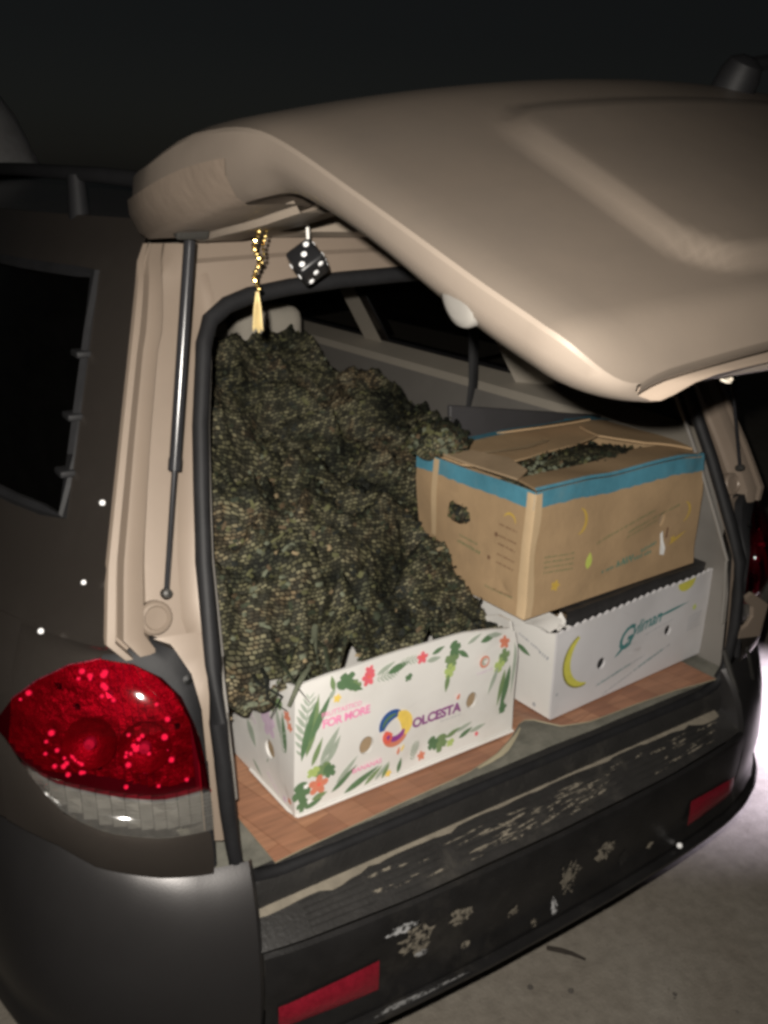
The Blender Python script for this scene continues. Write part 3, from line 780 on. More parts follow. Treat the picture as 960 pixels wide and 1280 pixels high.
bumper = part('bumper', bp, M['black_plastic'], angle=45)
for sx in (-1, 1):
    cb = B()
    ss = [SIN, SIN+.006]+[SIN+.02+(1-SIN-.02)*k/22 for k in range(23)]
    cb.grid([[bump_pt(sx, s, z-(.0 if s > SIN else .004), o-(.008 if s == SIN else 0)) for s in ss] for z, o in PROF])
    # inner cheek of the corner piece down to the step
    cb.grid([[bump_pt(sx, SIN, z-.004, o-.008), bump_pt(sx, SIN, .60, o-.008)] for z, o in PROF[:6]])
    part('bumper_corner', cb, M['bumper_paint'], bumper, pinv=CINV, angle=40)
# step pad on top, with raised tread ribs in blocks
stb = B()
def step_y(x): return -abs(0)+interp(abs(x), [0, .3, .5, .58], [-.088, -.083, -.066, -.052])
xs = [-.575+1.15*k/40 for k in range(41)]
stb.grid([[Vector((x, y0+(step_y(x)-y0)*t, .668+(.640-.668)*t)) for x in xs for y0 in [-.008]] for t in (0, .1, .3, .5, .7, .85, 1.0)])
part('step_pad', stb, M['step'], bumper, pinv=CINV)
def step_pt(x, t, up=0): y0 = -.010; return Vector((x, y0+(step_y(x)-y0)*t, .668+(.640-.668)*t+up))
for blk in range(7):
    xc = -.42+.14*blk
    for k in range(5):
        t = .16+.155*k
        rb_ = B(); rb_.grid([[step_pt(x, t+dt, h) for x in (xc-.055, xc-.02, xc+.02, xc+.055)] for dt, h in ((-.045, .0005), (-.03, .003), (.03, .003), (.045, .0005))])
        part('tread_rib', rb_, M['step'], bumper, pinv=CINV)
# lower lip strip and red reflectors
lb = B(); lb.tube([bump_pt(1 if s >= 0 else -1, abs(s), .447, .006) for s in [-.62+1.24*k/50 for k in range(51)]], .011, 8)
part('lower_lip', lb, M['black_plastic'], bumper, pinv=CINV)
for sx in (-1, 1):
    rf = B(); s0, s1 = 2.60/14, 4.22/14
    zlo = lambda f: .498+.004*f; zhi = lambda f: .556-.014*f
    n = 10
    rows = [[bump_pt(sx, s0+(s1-s0)*k/n, zlo(k/n)+(zhi(k/n)-zlo(k/n))*t, .004+.006*math.sin(math.pi*t)*min(1, 6*(k/n)*(1-k/n)+.15)) for k in range(n+1)] for t in (0, .12, .5, .88, 1)]
    rf.grid(rows)
    part('bumper_reflector', rf, M['red_refl'], bumper, pinv=CINV)

def patch(poly_fn, outline, mat_, name, parent):
    """an irregular worn patch lying on a surface: outline in surface coordinates"""
    b = B(); n = len(outline)
    cx = sum(p[0] for p in outline)/n; cy = sum(p[1] for p in outline)/n
    v = [poly_fn(cx, cy)]; f = []
    for fr in (.5, 1.0):
        v += [poly_fn(cx+(x-cx)*fr, cy+(y-cy)*fr) for x, y in outline]
    f = [(0, 1+k, 1+(k+1) % n) for k in range(n)]+[(1+k, 1+n+k, 1+n+(k+1) % n, 1+(k+1) % n) for k in range(n)]
    b.add(v, f)
    return part(name, b, mat_, parent, pinv=CINV)
rp = random.Random(11)
def blob(cx, cy, rx, ry, n=22, j=.42):
    return [(cx+rx*math.cos(2*math.pi*k/n)*(1+rp.uniform(-j, j)), cy+ry*math.sin(2*math.pi*k/n)*(1+rp.uniform(-j, j))) for k in range(n)]
def face_fn(x, z):
    # x along the bumper, z height, 1.5 mm proud of the face
    s = 0.0; best = 9
    for k in range(0, 200):
        p, n = bump_plan(k/200)
        if abs(p.x-abs(x)) < best: best = abs(p.x-abs(x)); s = k/200
    o = interp(z, [.435, .443, .452, .47, .49, .505, .53, .575, .62, .636], [-.05, -.02, 0, .004, -.002, -.004, 0, .003, .004, .002])
    p, n = bump_plan(s); q = p+n*(o+.0015)
    return Vector((x, q.y, z))
for x, z, rx_, rz_, m in ((.03, .535, .020, .028, 'scuff'), (.115, .555, .018, .018, 'scuff'), (-.30, .565, .028, .024, 'scuff'), (-.22, .575, .018, .014, 'scuff'), (-.335, .60, .022, .007, 'white_chip'),
                          (-.10, .52, .008, .010, 'scuff'), (.0, .485, .006, .014, 'white_chip'), (-.29, .53, .010, .006, 'white_chip'), (.26, .50, .008, .006, 'scuff'), (-.05, .475, .006, .006, 'scuff'),
                          (.18, .51, .012, .012, 'step'), (-.2, .50, .006, .006, 'scuff')):
    patch(face_fn, blob(x, z, rx_*1.2, rz_*1.2), M[{'scuff': 'worn_scuff', 'white_chip': 'worn_white'}.get(m, m)], 'paint_chip', bumper)
# long torn white filler on the lower lip
patch(lambda x, z: face_fn(x, z)+Vector((0, -.012, 0)), [(x_, z_+.037) for x_, z_ in ((-.385, .418), (-.36, .432), (-.30, .430), (-.27, .426), (-.215, .424), (-.20, .418), (-.235, .410), (-.27, .408), (-.30, .400), (-.35, .398), (-.375, .402))], M['worn_white'], 'torn_filler', bumper)
# worn beige line along the sill seam and streaks of dried mud on the step
def step_fn(x, t): return step_pt(x, t, .0036)
ups, dns = [], []
nseg = 60
for k in range(nseg+1):
    x = -.565+1.09*k/nseg
    wdt = .10+.16*max(0, noise.noise(Vector((x*9, 2, 0))))+.10*max(0, noise.noise(Vector((x*23, 5, 0))))
    if -.18 < x < .30: wdt *= .55
    if x < -.35: wdt *= 1.7
    if x > .44: wdt *= 1.8
    ups.append((x, -.02+.02*rp.uniform(-1, 1))); dns.append((x, -.02+wdt))
wl = B(); wl.grid([[step_fn(*p)+Vector((0, 0, .001)) for p in ups], [step_fn(p[0], (p[1]+q[1])/2)+Vector((0, 0, .001)) for p, q in zip(ups, dns)], [step_fn(*p)+Vector((0, 0, .0005)) for p in dns]])
part('worn_seam', wl, M['scuff'], bumper, pinv=CINV)
mud = B()
for k in range(110):
    cx = rp.choice((-.30, -.10, -.05, .05, .12, .34, .40))+rp.gauss(0, .045); t = rp.uniform(.25, .85)
    if abs(cx) > .52: continue
    L_ = rp.uniform(.006, .030); w_ = rp.uniform(.010, .022); a = rp.uniform(-.04, .04)
    pts = [(cx-L_, t-a), (cx-L_*.3, t-w_*rp.uniform(.6, 1.2)), (cx+L_*.6, t+a-w_), (cx+L_, t+a), (cx+L_*.4, t+w_*rp.uniform(.6, 1)), (cx-L_*.6, t+w_)]
    mud.add([step_fn(*p) for p in pts], [tuple(range(6))])
tag(part('dried_mud', mud, M['worn_scuff'], bumper, pinv=CINV, smooth=False), kind='stuff')
# white dots: small white beads on the body side
for p, r in (((-.672, .158, 1.28), .0042), ((-.714, .125, 1.187), .0035), ((-.768, .149, 1.12), .0042)):
    d = B(); d.lathe([(r, -.001), (r*.9, r*.5), (r*.5, r*.9), (0, r)], (-1, -.7, .3), p, 10)
    part('white_dot', d, M['white_bead'])
d = B(); pf = face_fn(.345, .468); d.lathe([(.006, -.001), (.0055, .003), (.003, .0055), (0, .006)], (-.5, -1, .8), pf+Vector((0, -.006, 0)), 10)  # white bead standing in for the torch's glint on the bumper
part('white_dot', d, M['white_bead'], bumper, pinv=CINV)
# bare bracket with a hooked notch at the foot of the far jamb
kb = curve_mesh([[(0, 0), (.065, -.012), (.075, .05), (.02, .085), (.006, .08), (.012, .066), (.03, .055), (.034, .036), (.02, .02), (0, .014)]], .004)
kb.xf(Matrix.Translation((.575, .0, .825)) @ Matrix.Rotation(rad(90), 4, 'X') @ Matrix.Scale(1.15, 4))
part('latch_bracket', kb, M['paint'])
eb = B(); eb.tube([(.548, .006, .80), (.552, -.012, .76), (.560, -.03, .715), (.60, -.02, .69), (.66, .0, .68)], .006, 7)
eb.tube([(.60, -.012, .80), (.62, -.016, .75), (.65, -.01, .70)], .004, 6)
part('trim_edge', eb, M['dark_metal'])

# ---- gas struts
for sx in (-1, 1):
    A_ = Vector((sx*.618, .085, 1.165)); T_ = Vector((sx*.535, .155, 1.622))
    mid = A_.lerp(T_, .36)
    s_ = B(); s_.tube([mid, A_.lerp(T_, .98)], .0078, 16)
    s_.tube([mid-(T_-A_).normalized()*.004, mid+(T_-A_).normalized()*.012], .0088, 16)
    so = part('gas_strut', s_, M['strut'], angle=30)
    r_ = B(); r_.tube([A_, mid], .0036, 10); part('strut_rod', r_, M['strut'], so, pinv=CINV)
    for q in (A_, T_):
        j_ = B(); j_.lathe([(.001, -.010), (.006, -.008), (.008, 0), (.006, .008), (.001, .010)], (0, -1, .4), q, 12)
        part('ball_joint', j_, M['dark_metal'], so, pinv=CINV)

# ================================================================== tailgate (built shut, then swung up about the hinge)
GATE = Matrix.Translation((0, .38, 1.63)) @ Matrix.Rotation(rad(-63), 4, 'X') @ Matrix.Translation((0, -.38, -1.63))
def tw(z):
    if z < .785:
        t = min(1, (.785-z)/.052); return .592-.060*(1-math.sqrt(max(0, 1-t*t)))
    return cinterp(z, [.785, .85, 1.0, 1.12, 1.2, 1.343, 1.50, 1.54, 1.565, 1.58, 1.59], [.592, .598, .602, .608, .615, .620, .585, .566, .545, .518, .48])
def ye(z): return cinterp(z, [.70, .72, .80, 1.01, 1.15, 1.27, 1.396, 1.51, 1.59], [-.034, -.032, -.024, .002, .022, .078, .175, .245, .31])
def bow(z): return cinterp(z, [.70, .80, 1.0, 1.2, 1.4, 1.59], [.010, .03, .065, .085, .070, .04])
def y_in(z): return cinterp(z, [.70, .80, .90, 1.0, 1.13, 1.2, 1.3, 1.4, 1.5, 1.59], [.010, .028, .040, .050, .075, .118, .195, .265, .33, .370])
ZG = [.733, .7335, .7350, .7375, .741, .746, .752, .76, .77, .78, .788, .795, .802, .81, .818, .826, .84, .855, .868, .876, .884, .892, .90, .915, .93, .95, .97, 1.0, 1.03, 1.06, 1.08, 1.10, 1.115, 1.13, 1.145, 1.16, 1.18, 1.2, 1.22, 1.25, 1.28, 1.31, 1.34, 1.37, 1.40, 1.43, 1.46, 1.48, 1.50, 1.515, 1.53, 1.54, 1.55, 1.558, 1.565, 1.572, 1.578, 1.583, 1.587, 1.59]
FX = [-1, -.99, -.975, -.95, -.92, -.88, -.84, -.80, -.77, -.75, -.735, -.72, -.705, -.69, -.675, -.66, -.64, -.61, -.56, -.48, -.38, -.25, -.12, 0]
FX = FX+[-f for f in FX[::-1][1:]]
def gout(f, z):
    w = tw(z); e = abs(f); x = f*w
    rnd = .006*(max(0, e-.95)/.05)**2+.022*max(0, (.773-z)/.040)**2
    # shallow raised centre panel with rounded corners
    rr = math.hypot(max(0, abs(x)-.365), max(0, .862-z, z-1.03))
    rec = -.013*sm((.068-rr)/.022)
    return Vector((x, ye(z)-bow(z)*(1-min(1, e*e))+rnd+rec, z+.030*(1-f*f)*max(0, min(1, (.83-z)/.10))))
inwin = lambda z: 1.219 < z < 1.529
g1 = B()
g1.grid([[gout(f, z) for f in FX] for z in ZG], skip=lambda i, j: inwin(ZG[i]) and abs(FX[j]+FX[j+1])/2 < .88)
g1.xf(GATE)
gate = part('tailgate', g1, M['lit_gate_paint'], angle=50)
# rolled rim joining outer skin to inner pressing
g0 = B()
for sx in (-1, 1):
    def rim(z, k):
        a = gout(sx, z); yi = y_in(z)
        return Vector((sx*(tw(z)-(0, -.003, -.001, .006, .022, .034)[k]), a.y+(yi-a.y)*(0, .06, .35, .62, .92, 1)[k], a.z))
    g0.grid([[rim(z, k) for z in ZG] for k in range(6)])
glp = B(); glp.grid([[gout(f, ZG[0])+Vector((-f*q, a_, c_)) for f in FX] for q, a_, c_ in ((0, 0, 0), (.001, .005, -.0008), (.004, .011, .001), (.010, .016, .006))])
glp.xf(GATE)
part('gate_lip', glp, M['lit_gate_paint'], gate, angle=60)
g0.grid([[gout(f, ZG[-1]) for f in FX], [gout(f, ZG[-1])+Vector((0, .03, .004)) for f in FX], [Vector((f*(tw(ZG[-1])-.034), y_in(1.59), ZG[-1]-.02)) for f in FX]])
g0.xf(GATE)
part('gate_rim', g0, M['lit_rim_paint'], gate, angle=40)
# brown plastic liner on the inner side of the rim beside the window
for sx in (-1, 1):
    gl_ = B()
    zs_ = [z for z in ZG if 1.19 < z < 1.576]
    def liner(z, k):
        a = gout(sx, z); yi = y_in(z)+.004
        return Vector((sx*(tw(z)-(.000, .004, .020, .034, .10)[k]+.007), a.y+(yi-a.y)*(.40, .62, .92, 1.02, .98)[k], a.z))
    gl_.grid([[liner(z, k) for z in zs_] for k in range(5)])
    gl_.xf(GATE)
    part('rim_liner', gl_, M['liner'], gate, angle=40)
# inner pressing: painted frame round the window and round the trim
g2 = B()
FI = [-1, -.97, -.93, -.88, -.80, -.7, -.4, 0, .4, .7, .80, .88, .93, .97, 1]
def gin(f, z): return Vector((f*(tw(z)-.033), y_in(z)-.012*sm((1-abs(f))/.1), z+.030*(1-f*f)*max(0, min(1, (.83-z)/.10))))
g2.grid([[gin(f, z) for f in FI] for z in ZG], skip=lambda i, j: inwin(ZG[i]) and 4 <= j < 10)
g2.xf(GATE)
part('inner_frame', g2, M['paint'], gate, angle=40)
# dark shaped window surround
g3 = B()
zs = [z for z in ZG if 1.219 < z < 1.531]
for sgn in (-1, 1):
    g3.grid([[Vector((sgn*.90*(tw(z)-.033), y_in(z)-.004, z)) for z in zs], [Vector((sgn*.88*(tw(z)-.033), y_in(z)+.010, z)) for z in zs], [Vector((sgn*.78*(tw(z)-.033), y_in(z)+.008, z)) for z in zs],
              [Vector((sgn*.72*(tw(z)-.033), y_in(z)-.020, z)) for z in zs], [Vector((sgn*.80*tw(z), gout(.8, z).y+.012, z)) for z in zs]])
for zc, s_ in ((1.22, 1), (1.53, -1)):
    fs = [-.80+1.6*k/10 for k in range(11)]
    g3.grid([[Vector((f*(tw(zc)-.033), y_in(zc)-.014, zc)) for f in fs], [Vector((f*(tw(zc)-.033), y_in(zc)+.004, zc+s_*.004)) for f in fs], [Vector((f*(tw(zc)-.033), y_in(zc)-.02, zc+s_*.03)) for f in fs], [Vector((f*tw(zc), gout(f, zc).y+.012, zc+s_*.012)) for f in fs]])
g3.xf(GATE)
part('window_surround', g3, M['gate_trim'], gate, angle=40)
g4 = B(); g4.grid([[gout(f*.95, z)+Vector((0, .006, 0)) for f in FX] for z in zs]); g4.xf(GATE)
part('rear_window', g4, M['gate_glass'], gate)
# moulded trim panel on the lower half
zt = [.750, .753, .760, .77, .80, .90, 1.0, 1.10, 1.15, 1.16, 1.165]
ft = [-1, -.99, -.97, -.93, -.8, -.6, -.3, 0, .3, .6, .8, .93, .97, .99, 1]
g5 = B(); rows = []
for z in zt:
    row = []
    for f in ft:
        ex = min(1, (1-abs(f))/.05); ez = min(1, (z-.750)/.02, (1.165-z)/.012)
        h = .018*math.sqrt(max(0, 1-(1-min(ex, ez))**2))-.006
        row.append(Vector((f*.525, y_in(z)+h, z+.02*(1-f*f)*max(0, min(1, (.80-z)/.10)))))
    rows.append(row)
g5.grid(rows); g5.xf(GATE)
trimp = part('trim_panel', g5, M['gate_trim'], gate, angle=80)
# grip recess and clips on the trim
gr = B(); gr.box((-.085, y_in(.93)+.020, .905), (.085, y_in(.93)+.029, .965), bev=.004); gr.xf(GATE)
part('grip', gr, M['grey_trim'], trimp, pinv=CINV)
for x, z in ((-.30, 1.10), (-.43, .80), (-.36, .775), (.30, 1.10), (.43, .80)):
    c_ = B(); c_.lathe([(.007, 0), (.007, .0022), (.004, .003), (0, .003)], (0, 1, 0), (x, y_in(z)+.0165, z), 12); c_.xf(GATE)
    part('trim_clip', c_, M['trim'], trimp, pinv=CINV)
# pale rubber stops on the side flanges, strut brackets, latch
for sx in (-1, 1):
    st_ = B(); st_.lathe([(.024, -.012), (.024, .0), (.022, .003), (.016, .0045), (.008, .005), (0, .005)], (sx*1, .25, 0), (sx*.590, (ye(.86)+y_in(.86))/2+.004, .866), 28)
    st_.xf(GATE)
    part('rubber_stop', st_, M['white_rubber'], gate, angle=60)
    br_ = B(); br_.box((sx*.545-.022, y_in(1.41)-.016, 1.395), (sx*.545+.022, y_in(1.41)+.006, 1.425), bev=.004); br_.xf(GATE)
    part('strut_bracket', br_, M['dark_metal'], gate, pinv=CINV)
# hinge arms and wiring grommet at the top edge
for x in (-.36, .36):
    hg = B(); hg.box((x-.03, .315, 1.575), (x+.03, .36, 1.60), bev=.005)
    part('hinge', hg, M['paint'])
wg = B(); wg.box((-.205, .288, 1.560), (-.13, .30, 1.578), bev=.004); part('wiring_grommet', wg, M['dark_metal'])
# grab peg and black catch inside the window frame (what the ornament hangs from)
PEG = Vector((-.495, .05, 1.662))
pg = B(); pg.tube([PEG+Vector((0, .005, .03)), PEG+Vector((0, 0, -.012)), PEG+Vector((0, -.004, -.022))], [.013, .012, .008], 12)
part('grab_peg', pg, M['trim'], gate, pinv=CINV)
ct = B(); ct.tube([PEG+Vector((.005, .0, -.02)), PEG+Vector((.025, .01, -.025)), PEG+Vector((.048, .02, -.012)), PEG+Vector((.03, .03, -.006)), PEG+Vector((.012, .02, -.010))], .0055, 8)
part('black_catch', ct, M['strut'], gate, pinv=CINV)
# rear wiper on the outside
wp = B(); py = gout(0, 1.165).y
wp.lathe([(.026, -.01), (.025, .015), (.020, .030), (.010, .036), (0, .037)], (0, -1, 0), (.0, py, 1.165), 18)
wp.tube([(.0, py-.025, 1.165), (.05, py-.034, 1.17), (.20, py-.030, 1.19), (.36, py-.012, 1.215)], [.010, .009, .008, .007], 8)
wp.tube([(.12, py-.022, 1.205), (.25, py-.018, 1.22), (.45, py-.0, 1.24)], .007, 6)
wp.xf(GATE)
part('wiper', wp, M['rubber'], gate, pinv=CINV)

# ================================================================== things in and on the car
# ---- linoleum offcut with wood print under the boxes
lo_ = B(); nx, ny = 56, 22
def lino_front(x):
    return interp(x, [-.507, -.46, -.30, -.12, -.05, .02, .055, .08, .12, .18, .30, .42, .526], [-.006, -.002, .008, .018, .032, .062, .082, .078, .040, .022, .020, .014, .000])
rows = []
for j in range(ny+1):
    t = j/ny; row = []
    for i in range(nx+1):
        x = -.507+1.033*i/nx
        y0 = lino_front(x)+.0; y = y0+(.85-y0)*t**1.4
        z = .7425+.010*sm(1-abs(x-.06)/.07)*sm(1-(y-y0)/.06)+.0015*noise.noise(Vector((x*6, y*6, 1)))
        x2 = x+(.012*(1-t) if i < 2 else 0)*0
        row.append(Vector((x2-.06*(t**1.4)*.3, y, z)))
    rows.append(row)
lo_.grid(rows)
# cut edge, 2.5 mm thick
fr = rows[0]
lo_.grid([[p for p in fr], [p+Vector((0, .0005, -.0028)) for p in fr]], mi=1)
lf = [r[0] for r in rows]
lo_.grid([[p for p in lf], [p+Vector((.0005, 0, -.0028)) for p in lf]], mi=1)
o = put('linoleum_sheet', lo_, [M['lino'], M['lino_back']])
tag(o, 'reddish brown wood-print linoleum offcut spread under the boxes', 'flooring')
cu_ = B(); cu_.grid([[Vector((x, lino_front(x)-.001-.014*w*interp(x, [-.10, -.02, .05], [.4, 1, .3]), .7415+.0008*w)) for x in (-.10, -.07, -.04, -.02, .0, .03, .05)] for w in (0, .5, 1)])
put('curled_edge', cu_, M['lino_back'], o)

# ---- decals on box faces
def on_front(b, off=.0006):      # x-y plane figures -> front face of a box (x along, y up)
    b.v = [(x, -off, y) for x, y, z in b.v]; return b
def on_left(b, off=.0006):       # x runs from the back corner to the front one; depth given by caller
    b.v = [(-off, -x, y) for x, y, z in b.v]; return b
def place(b, x, y, a=0, s=1):
    ca, sa = math.cos(a)*s, math.sin(a)*s
    b.v = [(x+p[0]*ca-p[1]*sa, y+p[0]*sa+p[1]*ca, p[2]) for p in b.v]; return b
@kind('printed_mark')
def poly(pts):
    b = B(); b.add([(x, y, 0) for x, y in pts], [tuple(range(len(pts)))]); return b
@kind('printed_disc')
def fan(pts, c=(0, 0)):
    b = B(); n = len(pts); b.add([(c[0], c[1], 0)]+[(x, y, 0) for x, y in pts], [(0, 1+k, 1+(k+1) % n) for k in range(n)]); return b
@kind('printed_leaf')
def leaf(L, w, bend=0.0):
    n = 7; up = []; dn = []
    for k in range(n+1):
        t = k/n; h = w*math.sin(math.pi*t**.8)*.5; yb = bend*t*t*L
        up.append((L*t, yb+h)); dn.append((L*t, yb-h))
    b = B(); b.add([(x, y, 0) for x, y in up]+[(x, y, 0) for x, y in dn], [(k, k+1, n+2+k, n+1+k) for k in range(n)]); return b
@kind('printed_frond')
def frond(L, n=9, w=.5):
    b = B()
    for k in range(n):
        t = (k+.5)/n; l = L*w*math.sin(math.pi*(.15+.75*t))*.7
        for sgn in (-1, 1):
            q = place(leaf(l, l*.22), L*t, 0, sgn*rad(48-12*t)); b.add(q.v, q.f)
    q = leaf(L, L*.03); b.add(q.v, q.f); return b
@kind('printed_leaf')
def monstera(r):
    pts = []
    for k in range(36):
        a = 2*math.pi*k/36
        rr = r*(1-.12*math.cos(a))*(1-.38*max(0, math.sin(a*5))**2*(1 if abs(a-math.pi) < 2.6 else 0))
        pts.append((rr*math.cos(a), rr*math.sin(a)*.8))
    return fan(pts)
@kind('printed_flower')
def flower(r):
    pts = []
    for k in range(40):
        a = 2*math.pi*k/40; pts.append((r*(.55+.45*abs(math.cos(2.5*a)))*math.cos(a), r*(.55+.45*abs(math.cos(2.5*a)))*math.sin(a)))
    return fan(pts)
@kind('printed_banana')
def banana(s):
    up, dn = [], []
    for k in range(15):
        t = k/14; a = rad(118+150*t); th = .30*math.sin(math.pi*min(1, .06+t*.92))**.75
        up.append((s*(math.cos(a)*(1+th*.5)), s*(math.sin(a)*(1+th*.5)))); dn.append((s*(math.cos(a)*(1-th*.5)), s*(math.sin(a)*(1-th*.5))))
    b = B(); b.add([(x, y, 0) for x, y in up+dn], [(k, k+1, 16+k, 15+k) for k in range(14)]); return b
@kind('small_print')
def greek(L, h, seed, gap=.25):
    """an unreadable line of small print: short strokes"""
    r = random.Random(seed); b = B(); x = 0
    while x < L:
        w = h*r.uniform(.35, .8); hh = h*r.uniform(.7, 1.0)
        b.add([(x, 0, 0), (x+w*.8, 0, 0), (x+w*.95, hh, 0), (x+w*.12, hh, 0)], [(0, 1, 2, 3)]); x += w+h*gap*(3 if r.random() < .15 else 1)
    return b
def wall(outline, holes, thick): return curve_mesh([outline]+holes, thick/2)
def stand_front(b, y): b.v = [(p[0], y-p[2], p[1]) for p in b.v]; return b      # wall drawn in x-y stands in x-z at depth y
def stand_side(b, x): b.v = [(x+p[2], p[0], p[1]) for p in b.v]; return b        # drawn (depth, height)

# ---- white carton with leaves, flowers and lettering
W1, D1, H1 = .460, .345, .238
box1 = bpy.data.objects.new('fruit_carton', None); COL.objects.link(box1)
box1.location = (-.435, .064, .7455); box1.rotation_euler = (0, 0, rad(1.0))
tag(box1, 'white fruit carton printed with tropical leaves and purple lettering', 'carton')
TH = .005
def b1(name, b, m, parent=None, **k): return put(name, b, m, parent or box1, **k)
fr_out = [(0, 0), (W1, 0), (W1, H1-.030), (W1-.012, H1-.020), (W1-.06, H1-.012), (W1-.13, H1-.002), (.20, H1-.001), (.06, H1-.003), (0, H1-.008)]
fw = b1('front_panel', stand_front(wall(fr_out, [ell(20, .0135, .0165, .131, .086), ell(18, .0125, .0160, .356, .097)], TH), TH/2), M['white_board'], smooth=False)
b1('back_panel', stand_front(wall([(0, 0), (W1, 0), (W1, H1), (0, H1)], [], TH), D1-TH/2), M['white_board'], smooth=False)
sd_out = [(TH, 0), (D1-TH, 0), (D1-TH, H1-.03), (D1*.75, H1-.03), (D1*.4, H1-.05), (.10, H1-.045), (.05, H1-.018), (TH, H1-.008)]
lw = b1('side_panel', stand_side(wall(sd_out, [ell(18, .017, .017, .080, .080, .3)], TH), TH/2), M['white_board'], smooth=False)
b1('side_panel', stand_side(wall(sd_out, [ell(18, .022, .016, .18, .100)], TH), W1-TH/2), M['white_board'], smooth=False)
bt = B(); bt.box((TH, TH, .001), (W1-TH, D1-TH, .006)); b1('base_panel', bt, M['card_in'], smooth=False)
lb_ = B(); lb_.box((.03, .020, .01), (W1-.03, .026, H1-.045)); lb_.box((.02, .03, .01), (.026, D1-.03, H1-.05)); b1('inner_tray', lb_, M['card_in'], smooth=False)
# folded rim, a pale line at the foot of the front
rm = B(); rm.tube([(-.001, .15, .002), (-.001, .02, .002), (.004, -.002, .002), (.02, -.003, .002), (W1, -.003, .002)], .0028, 6); b1('bottom_fold', rm, M['white_board'])
PR = {}
def pr(key, b): PRL.append((key, b))
PRL = []
def flush(fn, faceobj, root):
    for i, (k, b) in enumerate(PRL):
        o = put(getattr(b, 'kind', 'printed_mark'), fn(b, .0006+.00004*i), M[k], faceobj, smooth=False, recalc=False)
        if getattr(b, 'kind', '') == 'small_print': o['kind'] = 'stuff'
    PRL.clear()
K = lambda u, v: (u*W1, v*H1)      # fractions of the face
def at(b, u, v, a=0, s=1): x, y = K(u, v); return place(b, x, y, rad(a), s)
def A(key, b, x, z, a=0, s=1): pr(key, place(b, x, z, rad(a), s))
# left edge: fern and flowers
A('leaf_grey', frond(.105, 9, .42), .012, .105, 82); A('leaf_mid', leaf(.105, .014, .1), .020, .105, 72); A('leaf_dark', leaf(.10, .013, -.1), .012, .100, 80); A('leaf_dark', leaf(.085, .012), .026, .130, 62)
A('leaf_grey', leaf(.065, .014), .045, .085, 58); A('leaf_mid', leaf(.050, .010), .030, .085, 68); A('leaf_grey', leaf(.05, .012), .058, .080, 62); A('leaf_grey', leaf(.04, .010), .036, .070, 40)
A('leaf_mid', monstera(.016), .052, .072, 20); A('leaf_dark', monstera(.020), .012, .045, 80); A('leaf_dark', monstera(.014), .062, .066, 120); A('leaf_light', monstera(.012), .034, .074, 20); A('leaf_dark', monstera(.013), .014, .020, 60)
A('coral', flower(.019), .042, .046, 10); A('red', flower(.004), .043, .047, 10); A('leaf_mid', leaf(.03, .012), .030, .022, 10); A('white_ink', flower(.005), .020, .052); A('white_ink', flower(.0045), .026, .020); A('leaf_dark', leaf(.035, .010), .016, .010, 14)
A('leaf_dark', leaf(.060, .011, .1), .066, .022, 30); A('leaf_grey', leaf(.055, .010, .1), .075, .036, 38); A('leaf_dark', leaf(.075, .013, .05), .090, .010, 20); A('leaf_mid', leaf(.045, .009), .130, .010, 38); A('leaf_grey', leaf(.040, .008), .150, .012, 44)
# top edge
A('leaf_dark', monstera(.018), .088, .215, 200); A('leaf_mid', monstera(.013), .105, .203, 160); A('leaf_dark', leaf(.045, .013), .083, .212, -28); A('yellow', flower(.0075), .074, .190); A('leaf_grey', leaf(.022, .008), .060, .192, 60); A('leaf_mid', leaf(.028, .009), .068, .205, 100)
A('rose', flower(.014), .133, .207, 20); A('rose', flower(.011), .135, .219, 60); A('red', flower(.0035), .134, .210); A('leaf_grey', frond(.045, 7, .5), .148, .200, 4); A('leaf_grey', leaf(.04, .009), .150, .208, 22); A('leaf_dark', leaf(.045, .014), .172, .205, 12); A('leaf_grey', frond(.04, 6, .5), .196, .218, -6)
A('rose', flower(.012), .242, .214, 15); A('red', flower(.0035), .243, .215); A('leaf_grey', leaf(.03, .010), .252, .205, 0); A('leaf_dark', leaf(.028, .009), .262, .215, 18); A('leaf_dark', monstera(.008), .216, .186, 30)
A('leaf_mid', monstera(.018), .304, .193, 250); A('leaf_light', monstera(.014), .300, .172, 250); A('leaf_dark', monstera(.015), .310, .215, 100); A('leaf_mid', leaf(.035, .010), .298, .168, 262); A('leaf_dark', leaf(.03, .010), .318, .207, -40); A('leaf_grey', leaf(.035, .008), .336, .214, 22); A('leaf_dark', leaf(.045, .013), .366, .210, 10); A('leaf_grey', leaf(.04, .010), .385, .218, -8)
# right edge
A('coral', flower(.014), .428, .195, 5); A('leaf_mid', monstera(.016), .424, .165, 250); A('leaf_light', monstera(.015), .412, .150, 240); A('leaf_dark', leaf(.10, .014, -.05), .440, .145, 264); A('leaf_mid', leaf(.075, .011), .428, .140, 262); A('leaf_grey', leaf(.055, .010), .410, .150, 250); A('leaf_dark', monstera(.011), .432, .058, 250); A('leaf_grey', leaf(.11, .008), .452, .19, 268)
# bottom edge
A('leaf_grey', frond(.036, 7, .6), .226, .020, 76); A('leaf_mid', monstera(.018), .290, .036, 60); A('leaf_dark', monstera(.015), .272, .040, 100); A('leaf_mid', leaf(.035, .010), .300, .040, 20); A('leaf_light', monstera(.009), .312, .028, 20); A('coral', flower(.009), .247, .023, 20); A('leaf_dark', leaf(.028, .009), .196, .010, 78); A('yellow', flower(.007), .176, .017); A('leaf_mid', leaf(.03, .008), .163, .012, 60)
A('leaf_grey', leaf(.04, .008), .322, .045, 14); A('leaf_dark', leaf(.035, .010), .330, .030, 22); A('leaf_grey', leaf(.04, .009), .355, .034, 10); A('rose', flower(.005), .372, .026)
